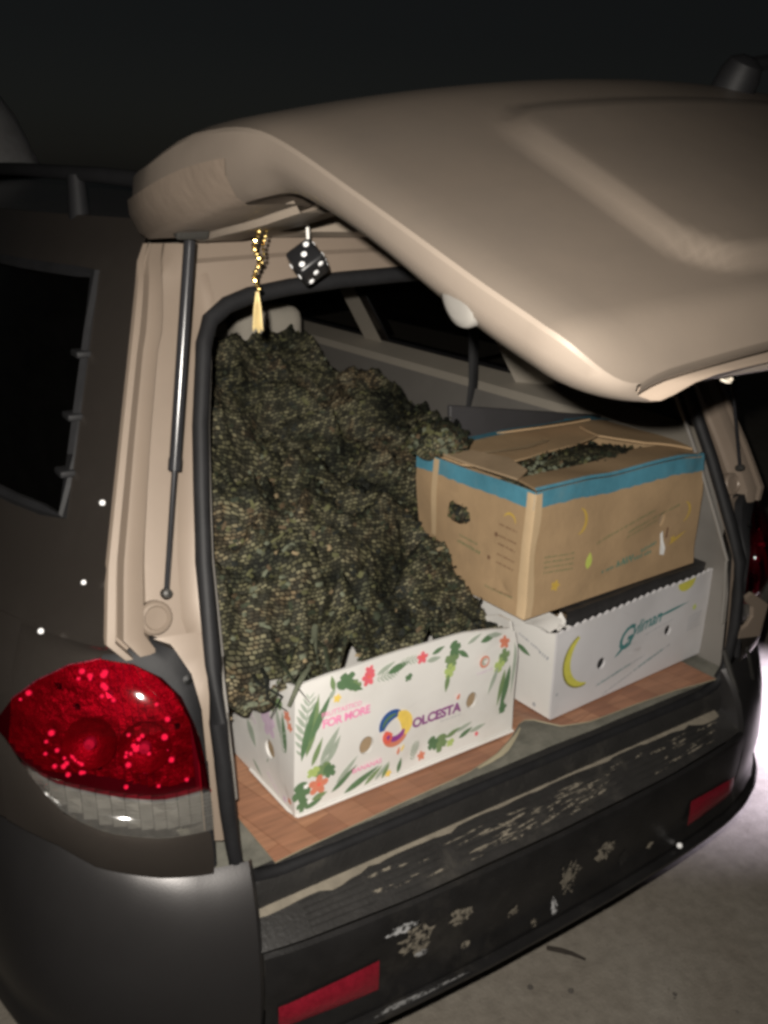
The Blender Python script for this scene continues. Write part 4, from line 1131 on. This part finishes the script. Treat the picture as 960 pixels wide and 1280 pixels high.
# round logo: navy, yellow, red and violet sweeps
@kind('logo_sweep')
def arc(r0, r1, a0, a1, n=16, flat=1.0):
    b = B(); v = []
    for k in range(n+1):
        t = k/n; a = rad(a0+(a1-a0)*t); w = math.sin(math.pi*(.10+.80*t))**.6; rm_ = (r0+r1)/2; hw = (r1-r0)/2*w
        v += [((rm_-hw)*math.cos(a), (rm_-hw)*math.sin(a)*flat, 0), ((rm_+hw)*math.cos(a), (rm_+hw)*math.sin(a)*flat, 0)]
    b.add(v, [(2*k, 2*k+1, 2*k+3, 2*k+2) for k in range(n)]); return b
LX0, LZ0 = .188, .101
A('coral', arc(.018, .036, 215, 318), LX0, LZ0); A('navy', arc(.016, .036, 178, 62), LX0-.003, LZ0+.002); A('yellow', arc(.011, .036, 78, -45), LX0, LZ0); A('violet', arc(.013, .024, 205, 340), LX0, LZ0-.002); A('red', arc(.002, .024, 250, 150), LX0-.004, LZ0-.008); A('leaf_dark', arc(.022, .028, 165, 80), LX0-.003, LZ0+.002)
A('purple', text_b('OLCESTA', .0255, 0.0, .0011, space=.95), .223, .0865, .4); A('red', leaf(.012, .006), .318, .112, 60); A('coral', leaf(.010, .005), .322, .112, 100); A('grey_ink', greek(.045, .0025, 5), .285, .078, .5)
A('pink', text_b('FRUTTASTICO', .0115, 0, .0001, space=.98), .045, .1665, 0); A('pink', text_b('FOR MORE', .0195, 0, .0006, space=.92), .046, .1480, 0)
A('pink', text_b('BANANAS', .0125, 0, .0002), .104, .044, 1); A('coral', leaf(.016, .006), .193, .046, 78); A('yellow', leaf(.014, .005), .200, .050, 62)
A('coral', arc(.0075, .0120, 0, 359, 20), .376, .170); A('leaf_grey', arc(.003, .007, 40, 300, 14), .376, .170); A('lilac', greek(.034, .005, 8), .360, .148, 2)
flush(on_front, fw, box1)
# left face print (x from front edge to the back)
KL = lambda u, v: (-u*D1, v*H1)
def atl(b, u, v, a=0, s=1): x, y = KL(u, v); return place(b, x, y, rad(a), s)
def AL(key, b, d, z, a=0, s=1): pr(key, place(b, -d, z, rad(a), s))
AL('lilac', flower(.024), .100, .150); AL('lilac', flower(.026), .082, .128, 30); AL('lilac', flower(.013), .095, .180, 20); AL('leaf_mid', monstera(.015), .130, .172); AL('leaf_mid', monstera(.013), .045, .182, 30); AL('coral', flower(.010), .020, .172); AL('leaf_grey', frond(.06, 8, .45), .030, .100, 95); AL('leaf_dark', leaf(.07, .012), .024, .105, 98); AL('coral', flower(.008), .012, .158); AL('leaf_grey', leaf(.05, .012), .040, .128, 105)
AL('grey_ink', greek(.045, .010, 31), .185, .135, -30); AL('lilac', greek(.04, .006, 33), .165, .120, -30); AL('leaf_grey', leaf(.012, .004), .090, .050, 60); AL('lilac', greek(.04, .004, 34), .090, .030, -28); AL('leaf_grey', leaf(.05, .02), .160, .095, -50); AL('coral', flower(.006), .014, .022); AL('lilac', flower(.006), .030, .016); AL('leaf_grey', leaf(.04, .008), .14, .03, -28)
flush(on_left, lw, box1)

# ---- white banana carton at right
W2, D2, H2 = .488, .36, .205
box2 = bpy.data.objects.new('banana_carton', None); COL.objects.link(box2)
box2.location = (.113, .062, .7455); box2.rotation_euler = (0, 0, rad(3.4))
tag(box2, 'white banana carton with teal script and torn toothed rim, under the brown box', 'carton')
def b2(name, b, m, parent=None, **k): return put(name, b, m, parent or box2, **k)
teeth = []
nt_ = 46
for k in range(nt_+1):
    x = W2-(W2-.005)*k/nt_; teeth.append((x, .184+.012*x/W2+(.0025 if k % 2 else -.0025)))
fo2 = [(0, 0), (W2, 0), (W2, .196)]+teeth+[(0, .186)]
f2 = b2('front_panel', stand_front(wall(fo2, [ell(18, .0115, .0125, .135, .078), ell(18, .0105, .0120, .346, .089)], TH), TH/2), M['white_board_grey'], smooth=False)
lin = B(); lin.grid([[Vector((.03+(W2-.05)*k/20, .010, z+.003*noise.noise(Vector((k*.7, z*9, 3))))) for k in range(21)] for z in (.02, .10, .17, .213)])
lin.grid([[Vector((.03+(W2-.05)*k/20, y, .213+.003*noise.noise(Vector((k*.7, .2*9, 3))))) for k in range(21)] for y in (.010, .045)])
b2('black_liner', lin, M['black_liner'])
so2 = [(TH, 0), (D2-TH, 0), (D2-TH, .20), (.20, .20), (.12, .195), (.07, .175), (.03, .172), (TH, .183)]
l2 = b2('side_panel', stand_side(wall(so2, [ell(18, .022, .014, .18, .12)], TH), TH/2), M['white_board'], smooth=False)
b2('side_panel', stand_side(wall(so2, [ell(18, .022, .014, .18, .12)], TH), W2-TH/2), M['white_board'], smooth=False)
b2('back_panel', stand_front(wall([(0, 0), (W2, 0), (W2, .2), (0, .2)], [], TH), D2-TH/2), M['white_board'], smooth=False)
bt = B(); bt.box((TH, TH, .001), (W2-TH, D2-TH, .006)); bt.box((TH*2, .016, .012), (W2-TH*2, .021, .16)); b2('base_panel', bt, M['card_in'], smooth=False)
cf = B(); cf.grid([[Vector((.006+.035*u, .004+.03*v, .186+.012*u*v+.006*math.sin(5*u+2*v))) for u in (0, .33, .66, 1)] for v in (0, .5, 1)]); b2('corner_flap', cf, M['white_board'])
wf = B(); wf.grid([[Vector((-.012-.01*math.sin(math.pi*t), .01+.09*t, .186+.004*math.sin(7*t))) for t in (0, .2, .4, .6, .8, 1)], [Vector((.006, .01+.09*t, .190+.004*math.sin(7*t))) for t in (0, .2, .4, .6, .8, 1)], [Vector((.030, .02+.08*t, .196)) for t in (0, .2, .4, .6, .8, 1)]]); b2('bent_side_flap', wf, M['white_board'])
K = lambda u, v: (u*W2, v*H2)
A('banana', banana(.058), .092, .108, 4)
A('teal', text_b('G', .066, .40, .0012), .176, .088, 4); A('teal', text_b('yliman', .040, .50, .0006, space=.95), .222, .108, 6); A('teal', leaf(.055, .007), .172, .078, 30); A('teal', leaf(.11, .006), .300, .128, 7)
A('grey_ink', greek(.09, .003, 41), .270, .098, 8); A('grey_ink', greek(.15, .0055, 42), .125, .030, 8); A('grey_ink', greek(.21, .0055, 43), .150, .004, 13); A('teal', greek(.10, .0045, 44), .130, .032, 8); A('teal', greek(.09, .0045, 45), .245, .027, 13)
A('banana', fan([(.028*math.cos(rad(180+9*k)), .022*math.sin(rad(180+9*k))) for k in range(21)]), .388, .192, 4)
A('lime', flower(.007), .428, .122)
for k in range(5): A('grey_ink', greek(.045, .0038, 50+k), .412, .100-.0075*k, 4)
A('grey_ink', flower(.004), .012, .050)
EDGE = place(banana(.0605), .0905, .1075, rad(4))
b2('printed_banana_outline', on_front(EDGE, .0004), M['banana_edge'], f2, smooth=False, recalc=False)
flush(on_front, f2, box2)
KL = lambda u, v: (-u*D2, v*H2)
pr('grey_ink', atl(greek(.06, .006, 61), .27, .68, -14)); pr('grey_ink', atl(greek(.02, .008, 62), .12, .60, -14)); pr('leaf_dark', atl(leaf(.04, .012), .28, .58, -18)); pr('grey_ink', atl(flower(.005), .12, .06))
flush(on_left, l2, box2)

# ---- brown cardboard box with blue tape on top of it
W3, D3, H3 = .502, .315, .240
box3 = bpy.data.objects.new('cardboard_box', None); COL.objects.link(box3)
box3.location = (.042, .084, .9615); box3.rotation_euler = (0, 0, rad(2.8))
tag(box3, 'battered brown cardboard box with blue tape round its rim', 'box')
def b3(name, b, m, parent=None, **k): return put(name, b, m, parent or box3, **k)
f3 = b3('front_panel', stand_front(wall([(0, 0), (W3, 0), (W3-.004, H3), (0, H3)], [ell(14, .009, .016, .375, .120)], TH), TH/2), M['card'], smooth=False)
l3 = b3('side_panel', stand_side(wall([(TH, 0), (D3-TH, 0), (D3-TH, H3), (TH, H3)], [ell(18, .022, .015, .190, .150)], TH), TH/2), M['card'], smooth=False)
b3('side_panel', stand_side(wall([(TH, 0), (D3-TH, 0), (D3-TH, H3), (TH, H3)], [], TH), W3-TH/2), M['card'], smooth=False)
b3('back_panel', stand_front(wall([(0, 0), (W3, 0), (W3, H3), (0, H3)], [], TH), D3-TH/2), M['card'], smooth=False)
bt = B(); bt.box((TH, TH, .001), (W3-TH, D3-TH, .006)); b3('base_panel', bt, M['card_in'], smooth=False)
lt = B(); lt.box((.012, .016, .006), (W3-.012, .020, H3-.03)); lt.box((.012, .02, .006), (.016, .16, H3-.03)); b3('inner_lining', lt, M['card_in'], smooth=False)
def flap(pts, lift, th=.004):
    b = B(); n = len(pts); v = []
    top = [Vector((x, y, H3+lift(x, y)+th)) for x, y in pts]; bot = [p-Vector((0, 0, th)) for p in top]
    b.add(top+bot, [tuple(range(n)), tuple(range(2*n-1, n-1, -1))]+[(k, n+k, n+(k+1) % n, (k+1) % n) for k in range(n)]); return b
b3('top_flap', flap([(.002, .002), (.12, .002), (.25, .002), (.38, .002), (W3-.004, .002), (W3-.01, .085), (.40, .105), (.34, .092), (.22, .080), (.10, .078), (.03, .075)], lambda x, y: .003-.10*max(0, y-.02)), M['card'], smooth=False)
b3('top_flap', flap([(.002, D3-.004), (W3-.004, D3-.004), (W3-.02, .235), (.40, .205), (.30, .180), (.15, .165), (.05, .160), (.01, .2)], lambda x, y: .004-.05*max(0, D3-.02-y)), M['card'], smooth=False)
b3('top_flap', flap([(W3-.006, .03), (W3-.006, D3-.03), (W3-.11, .25), (W3-.14, .17), (W3-.10, .09)], lambda x, y: .006+.06*max(0, W3-.03-x)), M['card'], smooth=False)
b3('raised_flap', flap([(.20, D3-.01), (W3-.05, D3-.01), (W3-.10, D3-.085), (.26, D3-.055)], lambda x, y: .008+.30*max(0, D3-.01-y)), M['card'], smooth=False)
b3('side_flap', flap([(.004, .05), (.004, .25), (.055, .22), (.075, .14), (.05, .07)], lambda x, y: .008+.10*x), M['card_in'], smooth=False)
# blue tape: a band round the rim folding over the edge, lower edge slightly uneven
tp = B(); rt = random.Random(5)
def band(pts, zt_, zb_):
    tp.grid([[Vector((p[0], p[1], zt_+.0)) for p in pts], [Vector((p[0], p[1], zb_+rt.uniform(-.0016, .0016))) for p in pts]])
n1 = [(x, -.0012) for x in [W3*k/40 for k in range(41)]]; n2 = [(-.0012, D3*k/26) for k in range(27)]
band(n1, H3+.002, H3-.030); band(n2, H3+.002, H3-.030); band([(W3+.001, D3*k/10) for k in range(11)], H3+.002, H3-.03); band([(x, D3+.001) for x, _ in n1], H3+.002, H3-.03)
tp.grid([[Vector((x, -.0012, H3+.0045)) for x in (0, .1, .2, .3, .4, W3)], [Vector((x, .004, H3+.0085)) for x in (0, .1, .2, .3, .4, W3)]])
tp.grid([[Vector((x, y, H3+.0105)) for x in (.06, .15, .25, .35, .45, W3)] for y in (D3-.022, D3+.001)])
tp.grid([[Vector((W3-.10+.10*t, D3-.01-.05*t, H3+.0135)) for t in (0, .5, 1)], [Vector((W3-.085+.085*t, D3+.001-.045*t, H3+.0135)) for t in (0, .5, 1)]])
b3('blue_tape', tp, M['blue_tape'], recalc=False, smooth=False)
# glossy clear tape down the near corner and over the left side
ctp = B(); ctp.grid([[Vector(p) for p in ((-.0016, .018, z), (-.0018, .002, z), (.0, -.0018, z), (.016+.003*math.sin(z*40), -.0016, z))] for z in [.002+(H3-.004)*k/10 for k in range(11)]])
b3('clear_tape', ctp, M['clear_tape'])
ctp = B(); ctp.grid([[Vector(p) for p in ((-.0018, D3-.035-.02*math.sin(z*5), z), (-.0018, D3-.050-.02*math.sin(z*5), z))] for z in [.08+(H3-.08)*k/8 for k in range(9)]])
b3('clear_tape', ctp, M['clear_tape'])
ctp = B(); ctp.grid([[Vector((.005+.24*t, D3-.075-.055*math.sin(2.6*t), H3+.012+.006*math.sin(t*3))) for t in [k/8 for k in range(9)]], [Vector((.005+.24*t, D3-.090-.055*math.sin(2.6*t), H3+.013+.006*math.sin(t*3))) for t in [k/8 for k in range(9)]]])
b3('clear_tape', ctp, M['clear_tape'])
K = lambda u, v: (u*W3, v*H3)
A('card_yellow', banana(.026), .118, .165, 165); A('card_yellow', banana(.022), .438, .125, 170); A('lime', leaf(.034, .018), .157, .064, 84); A('card_yellow', flower(.011), .073, .050); A('card_yellow', flower(.008), .418, .070); A('card_yellow', leaf(.06, .007), .405, .060, 20)
A('card_green', greek(.17, .0055, 71), .180, .108, 12); A('card_green', greek(.15, .0055, 72), .275, .112, 11); A('card_green', greek(.09, .0045, 73), .272, .102, 11); A('card_teal', greek(.15, .008, 74), .205, .042, 5); A('card_teal', greek(.05, .011, 75), .250, .050, 8); A('card_teal', greek(.05, .008, 76), .320, .062, 10)
for k in range(4): A('card_green', greek(.075, .0042, 80+k), .040, .110-.010*k, -5)
A('white_ink', poly([(-.006, -.022), (.008, -.026), (.010, -.012), (.002, .006), (-.002, .026), (-.008, .020), (-.006, .0)]), .385, .068); A('card_brown', poly([(0, -.006), (.007, -.004), (.008, .016), (.003, .018)]), .392, .082)
flush(on_front, f3, box3)
KL = lambda u, v: (-u*D3, v*H3)
AL('card_yellow', banana(.016), .055, .170, 250)
for k, z_ in enumerate((.158, .136, .120, .100, .084, .030)): AL('card_brown', greek(.045, .0045, 90+k), .078, z_, -2)
AL('card_brown', flower(.0055), .084, .138); AL('card_brown', flower(.005), .098, .088); AL('card_green', greek(.07, .007, 99), .190, .090, -4); AL('card_green', greek(.05, .005, 98), .185, .104, -4); AL('card_green', greek(.07, .004, 97), .10, .030, -3)
flush(on_left, l3, box3)

# ---- camouflage nets
CP = [(-.55, .04, .93), (-.45, .09, .985), (-.30, .10, .985), (-.15, .11, .985), (-.03, .13, .97), (.04, .16, .955), (-.56, .18, 1.06), (-.46, .20, 1.08), (-.30, .22, 1.05), (-.12, .24, 1.01), (.02, .26, 1.0),
      (-.54, .32, 1.23), (-.42, .34, 1.22), (-.25, .34, 1.145), (-.10, .36, 1.09), (.02, .40, 1.06), (-.54, .5, 1.29), (-.40, .5, 1.265), (-.2, .5, 1.19), (0, .5, 1.13), (.18, .5, 1.135),
      (-.54, .7, 1.33), (-.35, .7, 1.32), (-.1, .7, 1.27), (.12, .7, 1.22), (.30, .7, 1.15), (-.5, .92, 1.36), (-.2, .9, 1.36), (.0, .92, 1.335), (.2, .88, 1.25), (.40, .9, 1.14), (-.5, 1.12, 1.30), (-.1, 1.1, 1.29), (.3, 1.1, 1.12)]
def base_h(x, y):
    sw = sz = 0
    for px, py, pz in CP:
        d2 = (x-px)**2+(y-py)**2+.0006
        w = 1/d2**1.6; sw += w; sz += w*pz
    return sz/sw
def wrinkle(x, y):
    """slumped folds of a draped net: long soft ridges that break up into small puckers"""
    wx = x+.05*noise.noise(Vector((x*4, y*4, 20))); wy = y+.05*noise.noise(Vector((x*4, y*4, 30)))
    a = noise.noise(Vector((wx*6, wy*6, 0)))*.026+noise.noise(Vector((wx*14, wy*17, 4)))*.012
    r1 = 1-abs(noise.noise(Vector((wx*4.5+3+wy*2, wy*9-wx*3, 11)))); r2 = 1-abs(noise.noise(Vector((wx*11+7-wy*3, wy*20+wx*5, 17)))); r3 = 1-abs(noise.noise(Vector((wx*26+wy*9, wy*44, 27))))
    r4 = noise.noise(Vector((wx*60, wy*75, 37)))
    k = interp(y, [.5, .85], [1, .55])
    return (a*1.2+.060*r1**5)*interp(x, [-.08, .04], [1, .55 if y < .45 else 1])+k*interp(x, [-.08, .04], [1, .6 if y < .45 else 1])*(.030*r2**4+.013*r3**3+.003*r4)-.048
CREV = [([(-0.285, 0.206), (-0.232, 0.213), (-0.172, 0.232), (-0.134, 0.270), (-0.032, 0.327)], .055, .020), ([(-0.325, 0.188), (-0.335, 0.156), (-0.383, 0.055)], .04, .016), ([(-0.535, 0.140), (-0.450, 0.134), (-0.378, 0.162)], .045, .022), ([(-0.380, 0.444), (-0.171, 0.505), (-0.037, 0.546)], .04, .020)]
def crev(x, y):
    d = 0
    for pts, dep, w in CREV:
        m = 9
        for (ax, ay), (bx, by) in zip(pts, pts[1:]):
            L2 = (bx-ax)**2+(by-ay)**2; t = max(0, min(1, ((x-ax)*(bx-ax)+(y-ay)*(by-ay))/L2))
            m = min(m, math.hypot(x-ax-t*(bx-ax), y-ay-t*(by-ay)))
        d -= 1.7*dep*math.exp(-(m/(w*1.1))**2)-dep*.6*math.exp(-((m-w*2.6)/(w*1.6))**2)
    return d
def xr(y): return interp(y, [.06, .14, .20, .36, .42, .46, .60, .9, 1.15], [.02, .05, .045, .035, .04, .22, .33, .42, .44])
def xl(y): return interp(y, [.06, .10, .16, .3, .6], [-.42, -.49, -.55, -.575, -.575])
def yf(u): return interp(u, [0, .12, .3, 1], [.105, .080, .080, .085])
NX_, NY_ = 200, 230
heap = []; 
for j in range(NY_+1):
    v = j/NY_; row = []
    for i in range(NX_+1):
        u = i/NX_
        y = yf(u)+(1.15-yf(u))*v
        x0, x1 = xl(y), xr(y); x = x0+(x1-x0)*u
        z = base_h(x, y)+wrinkle(x, y)+crev(x+.012*noise.noise(Vector((x*20, y*20, 50))), y+.012*noise.noise(Vector((x*20, y*20, 60))))
        e = min(1, u/.04, (1-u)/.05, v/.035+.25, (1-v)/.05)
        z = max(.80, z-(1-sm(e))*.14*(1 if v > .03 else .35))
        row.append(Vector((x, y, z)))
    heap.append(row)
hb2 = B(); hb2.grid(heap)
# skirts down to the floor so that the heap is solid from any side
for edge in ([r[0] for r in heap], [r[-1] for r in heap], heap[-1]):
    hb2.grid([edge, [Vector((p.x*.98, p.y, max(.762, min(p.z-.005, interp(p.y, [.30, .45], [.945, .762]) if p.x < 0 else .762)))) for p in edge]])
net = put('camouflage_net', hb2, M['net'], angle=180)
uvl = net.data.uv_layers.new(name='weave')
for lp in net.data.loops:
    co = net.data.vertices[lp.vertex_index].co
    uvl.data[lp.index].uv = (co.x+.25*co.z, co.y*1.0+.75*co.z)
tag(net, 'big heap of dark camouflage netting behind the leaf-printed carton', 'netting')
def strips(name, sampler, n, parent, seed, size=1.0, tanf=None):
    """short ribbons of scrim knotted into the net, lying along its mesh"""
    r = random.Random(seed); b = B()
    for _ in range(n):
        p, nrm = sampler(r)
        ang = r.choice((0, 0, math.pi/2))+r.gauss(.25, .35)
        t = Vector((math.cos(ang), math.sin(ang), r.gauss(0, .25)))
        t = (t-nrm*t.dot(nrm)).normalized()
        nn = (nrm+Vector((r.gauss(0, .14), r.gauss(0, .14), r.gauss(0, .14)))).normalized()
        s = nn.cross(t).normalized()
        L_ = r.uniform(.008, .020)*size; w_ = r.uniform(.0022, .0048)*size; h_ = r.uniform(.001, .006)*size
        o = p+nrm*r.uniform(.0, .005)*size
        c1 = o-t*L_*.5-nn*.001; c2 = o+nn*h_; c3 = o+t*L_*.5+nn*r.uniform(-.003, .002)
        zone = 1.1*noise.noise(Vector((p.x*4.5, p.y*4.5, p.z*4.5+2)))+.6*noise.noise(Vector((p.x*13, p.y*13, p.z*13)))
        tz = tanf(p) if tanf else 0
        q = zone+r.gauss(-.08, .24)
        if r.random() < tz: mi = r.choice((4, 3, 3, 6, 1, 2))
        elif q < -.30: mi = 5
        elif q < .02: mi = 0
        elif q < .26: mi = 1
        elif q < .42: mi = 3 if r.random() < .5 else 2
        elif q < .80: mi = 2
        else: mi = 4 if r.random() < .4 else 2
        b.add([c1-s*w_, c1+s*w_, c2+s*w_*1.1, c2-s*w_*1.1, c3+s*w_*.8, c3-s*w_*.8], [(0, 1, 2, 3), (3, 2, 4, 5)], mi)
    o = put(name, b, CAMO, parent, smooth=True, angle=180, recalc=False)
    tag(o, kind='stuff'); return o
def heap_sampler(r):
    j = min(NY_-1, int(r.random()**1.35*NY_)); i = r.randrange(NX_)
    a, b_, c_, d_ = heap[j][i], heap[j][i+1], heap[j+1][i+1], heap[j+1][i]
    u, v = r.random(), r.random()
    p = a.lerp(b_, u).lerp(d_.lerp(c_, u), v)
    n = (b_-a).cross(d_-a)
    if n.length < 1e-9: n = Vector((0, 0, 1))
    n.normalize()
    if n.z < 0: n = -n
    return p, n
def tan_zone(p):
    q = math.hypot((p.x+.32)/.10, (p.y-.30)/.16); return .75*max(0, 1-q)+.03
strips('scrim_strips', heap_sampler, 2200, net, 1, .8, tan_zone)
# a twisted loose rope of net over the carton's near corner
rope = B(); rope.tube([(-.45, .055, .955), (-.425, .066, .985), (-.40, .085, .990), (-.37, .12, .985), (-.34, .17, 1.01)], [.003, .0045, .004, .005, .006], 8)
put('loose_strand', rope, CAMO[2], net)
for k in range(7):
    x0 = -.47+.022*k+random.uniform(-.01, .01)
    q = B(); q.tube([(x0, .12+.01*k, .985), (x0-.012, .085+.006*k, .985+random.uniform(0, .012)), (x0-.006+random.uniform(-.03, .03), .060+.006*k, .972), (x0+random.uniform(-.03, .03), .056+.004*k, .945)], [.003, .004, .0035, .0015], 6, flat=.4)
    put('loose_strand', q, CAMO[random.choice((0, 0, 1, 5, 2))], net)

def lump(name, label, cx, cy, cz, rx_, ry_, rz_, n, seed, parent=None, cat='netting'):
    b = B(); rows = []
    for i in range(13):
        th = math.pi*i/12
        rows.append([Vector((rx_*math.sin(th)*math.cos(2*math.pi*k/20), ry_*math.sin(th)*math.sin(2*math.pi*k/20), rz_*math.cos(th)))*(1+.28*noise.noise(Vector((math.sin(th)*math.cos(k*.314)*2, math.sin(th)*math.sin(k*.314)*2, math.cos(th)*2+seed)))) for k in range(20)])
    b.grid(rows, closeu=True)
    o = put(name, b, M['net'], parent, angle=180, loc=(cx, cy, cz))
    ul = o.data.uv_layers.new(name='weave')
    for lp in o.data.loops:
        co = o.data.vertices[lp.vertex_index].co; ul.data[lp.index].uv = (co.x+.3*co.z, co.y+.6*co.z)
    def sam(r):
        while True:
            d = Vector((r.gauss(0, 1), r.gauss(0, 1), r.gauss(0, 1))).normalized()
            if d.z > -.3: break
        f = 1+.28*noise.noise(Vector((d.x*2, d.y*2, d.z*2+seed)))
        return Vector((d.x*rx_*f, d.y*ry_*f, d.z*rz_*f)), d
    strips('scrim_strips', sam, n//4, o, seed, .8)
    if parent is None: tag(o, label, cat)
    return o
lump('camouflage_net', 'camouflage netting packed inside the brown cardboard box, seen between its flaps', .30, .225, 1.155, .215, .09, .050, 2600, 21)
lump('camouflage_net', 'small tuft of camouflage netting spilling over the left rim of the brown box', .055, .375, 1.222, .062, .055, .038, 900, 22)
lump('camouflage_net', 'wad of camouflage netting poking out of the handle hole of the brown box', .036, .272, 1.108, .018, .026, .018, 160, 23)

# ---- dark board leaning behind the box
bd = B(); bd.box((-.245, -.006, 0), (.245, .006, .50), bev=.004)
bd.v = [(x, y, z-(.16*(x+.245) if z > .25 else 0)) for x, y, z in bd.v]
o = put('dark_board', bd, M['grey_trim'], loc=(.420, .475, .760), rot=(rad(-4), 0, rad(3)))
tag(o, 'dark grey board standing upright behind the brown box', 'board')
M['board'] = mat('dark_grey_board', (0.045, 0.043, 0.045), 0.6, 0, 0.15, 8, 0.1, 200)
o.data.materials[0] = M['board']

# ---- ornaments hanging from the tailgate
def rounded_die(s):
    b = B(); b.box((-s, -s, -s), (s, s, s), bev=s*.28); return b
DC_ = Vector((-.394, .10, 1.588))
top_ = Vector((-.397, .10, 1.668))
RD = Euler((rad(38), rad(32), rad(20))).to_matrix().to_4x4()
q0 = Vector((1, 1, 1)).normalized().rotation_difference(Vector((0, 0, 1)))
Rd = Matrix.Rotation(rad(118), 4, 'Z') @ q0.to_matrix().to_4x4()
die = put('hanging_die', rounded_die(.0200).xf(Rd), M['dice'], loc=DC_)
tag(die, 'black fluffy die with white pips hanging on a white cord', 'die')
def pips(face, spots):
    ax, sg = face
    for a, c in spots:
        v = [0, 0, 0]; v[ax] = sg*.0201; v[(ax+1) % 3] = a*.0105; v[(ax+2) % 3] = c*.0105
        nrm = Vector((0, 0, 0)); nrm[ax] = sg
        b = B(); b.lathe([(.0040, -.0008), (.0038, .0006), (.002, .0012), (0, .0013)], nrm, v, 12); b.xf(Rd)
        put('pip', b, M['pip'], die)
pips((0, -1), [(-1, -1), (0, 0), (1, 1)]); pips((1, -1), [(-1, -1), (-1, 1), (1, -1), (1, 1), (0, 0)]); pips((2, -1), [(-1, 0), (1, 0)])
pips((0, 1), [(-1, -1), (-1, 1), (1, -1), (1, 1)]); pips((1, 1), [(-1, -1), (0, 0), (1, 1)]); pips((2, 1), [(-1, -1), (-1, 0), (-1, 1), (1, -1), (1, 0), (1, 1)])
cd = B(); cd.tube([top_-DC_+Vector((0, 0, .03)), top_-DC_, Vector((0, .0, .035)), Vector((0, 0, .030))], .0022, 6); put('cord', cd, M['cord'], die)

PT = PEG+Vector((-.002, -.006, -.018))
pend = bpy.data.objects.new('gold_pendant', None); COL.objects.link(pend); pend.location = PT
tag(pend, 'glittering gold chain pendant with tassel hanging beside the die', 'ornament')
gb1 = B(); rg = random.Random(4)
for k in range(16):
    z = -.004-.0052*k; x = .0035*math.sin(k*.9)
    gb1.lathe([(.0005, -.003), (.0030, -.0015), (.0034, 0), (.0030, .0015), (.0005, .003)], (rg.uniform(-.4, .4), rg.uniform(-.4, .4), 1), (x, 0, z), 8)
    if k < 10: gb1.lathe([(.0005, -.0025), (.0022, -.001), (.0024, .0), (.0022, .001), (.0005, .0025)], (rg.uniform(-.4, .4), rg.uniform(-.4, .4), 1), (.014-.0012*max(0, k-4)+.002*math.sin(k), .004, z), 8)
put('bead_chain', gb1, M['gold'], pend, smooth=False)
ts = B()
for k in range(12):
    a = k*.52; ts.tube([(.001*math.cos(a), .001*math.sin(a), -.085), (.004*math.cos(a), .004*math.sin(a), -.105), (.006*math.cos(a), .005*math.sin(a), -.128-.008*rg.random())], .0008, 4)
put('tassel', ts, M['gold_matt'], pend)

# ---- handling has bent the cartons: one smooth warp for walls, print and tape together, and a few knocked corners
def crumple(root, amp, seed, dents=()):
    def field(p):
        q = p*6.5+Vector((seed, seed*.7, 0)); f = p*16+Vector((seed*.3, 0, seed))
        d = Vector((noise.noise(q), noise.noise(q+Vector((31, 0, 0))), .5*noise.noise(q+Vector((0, 47, 0)))))*amp
        d += Vector((noise.noise(f), noise.noise(f+Vector((13, 5, 0))), .4*noise.noise(f+Vector((0, 9, 3)))))*amp*.30
        for c, r, v in dents:
            w = math.exp(-((p-Vector(c)).length/r)**2); d += Vector(v)*w
        return d*min(1, max(0, p.z/.03))
    for o in root.children_recursive:
        if o.type != 'MESH': continue
        bm = bmesh.new(); bm.from_mesh(o.data)
        if max(o.dimensions) > .08:
            bmesh.ops.triangulate(bm, faces=bm.faces)
            for _ in range(5):
                ed = [e for e in bm.edges if e.calc_length() > .030]
                if not ed: break
                bmesh.ops.subdivide_edges(bm, edges=ed, cuts=1, use_grid_fill=True)
                bmesh.ops.triangulate(bm, faces=[f for f in bm.faces if len(f.verts) > 3])
        for v in bm.verts: v.co += field(v.co)
        bm.to_mesh(o.data); bm.free()
        if max(o.dimensions) > .08:
            for p in o.data.polygons: p.use_smooth = True
            try: o.data.set_sharp_from_angle(angle=rad(28))
            except Exception: pass
bpy.context.view_layer.update()
crumple(box1, .0036, 3, [((W1, 0, H1), .05, (-.006, .014, -.010)), ((0, 0, H1), .035, (.004, .006, -.004)), ((.25, 0, .02), .06, (0, .004, 0))])
crumple(box2, .0030, 8, [((0, 0, .19), .04, (.004, .006, -.008)), ((W2, 0, .19), .04, (-.004, .004, 0)), ((.3, 0, .15), .08, (0, .005, 0))])
crumple(box3, .0052, 14, [((0, 0, 0), .05, (.007, .007, .004)), ((W3, 0, H3), .06, (-.004, .008, -.012)), ((.22, 0, H3), .08, (0, .007, -.006)), ((0, .30, .05), .06, (.010, 0, 0)), ((.36, 0, .10), .05, (0, .006, 0)), ((0, .16, H3), .07, (.008, 0, -.004))])
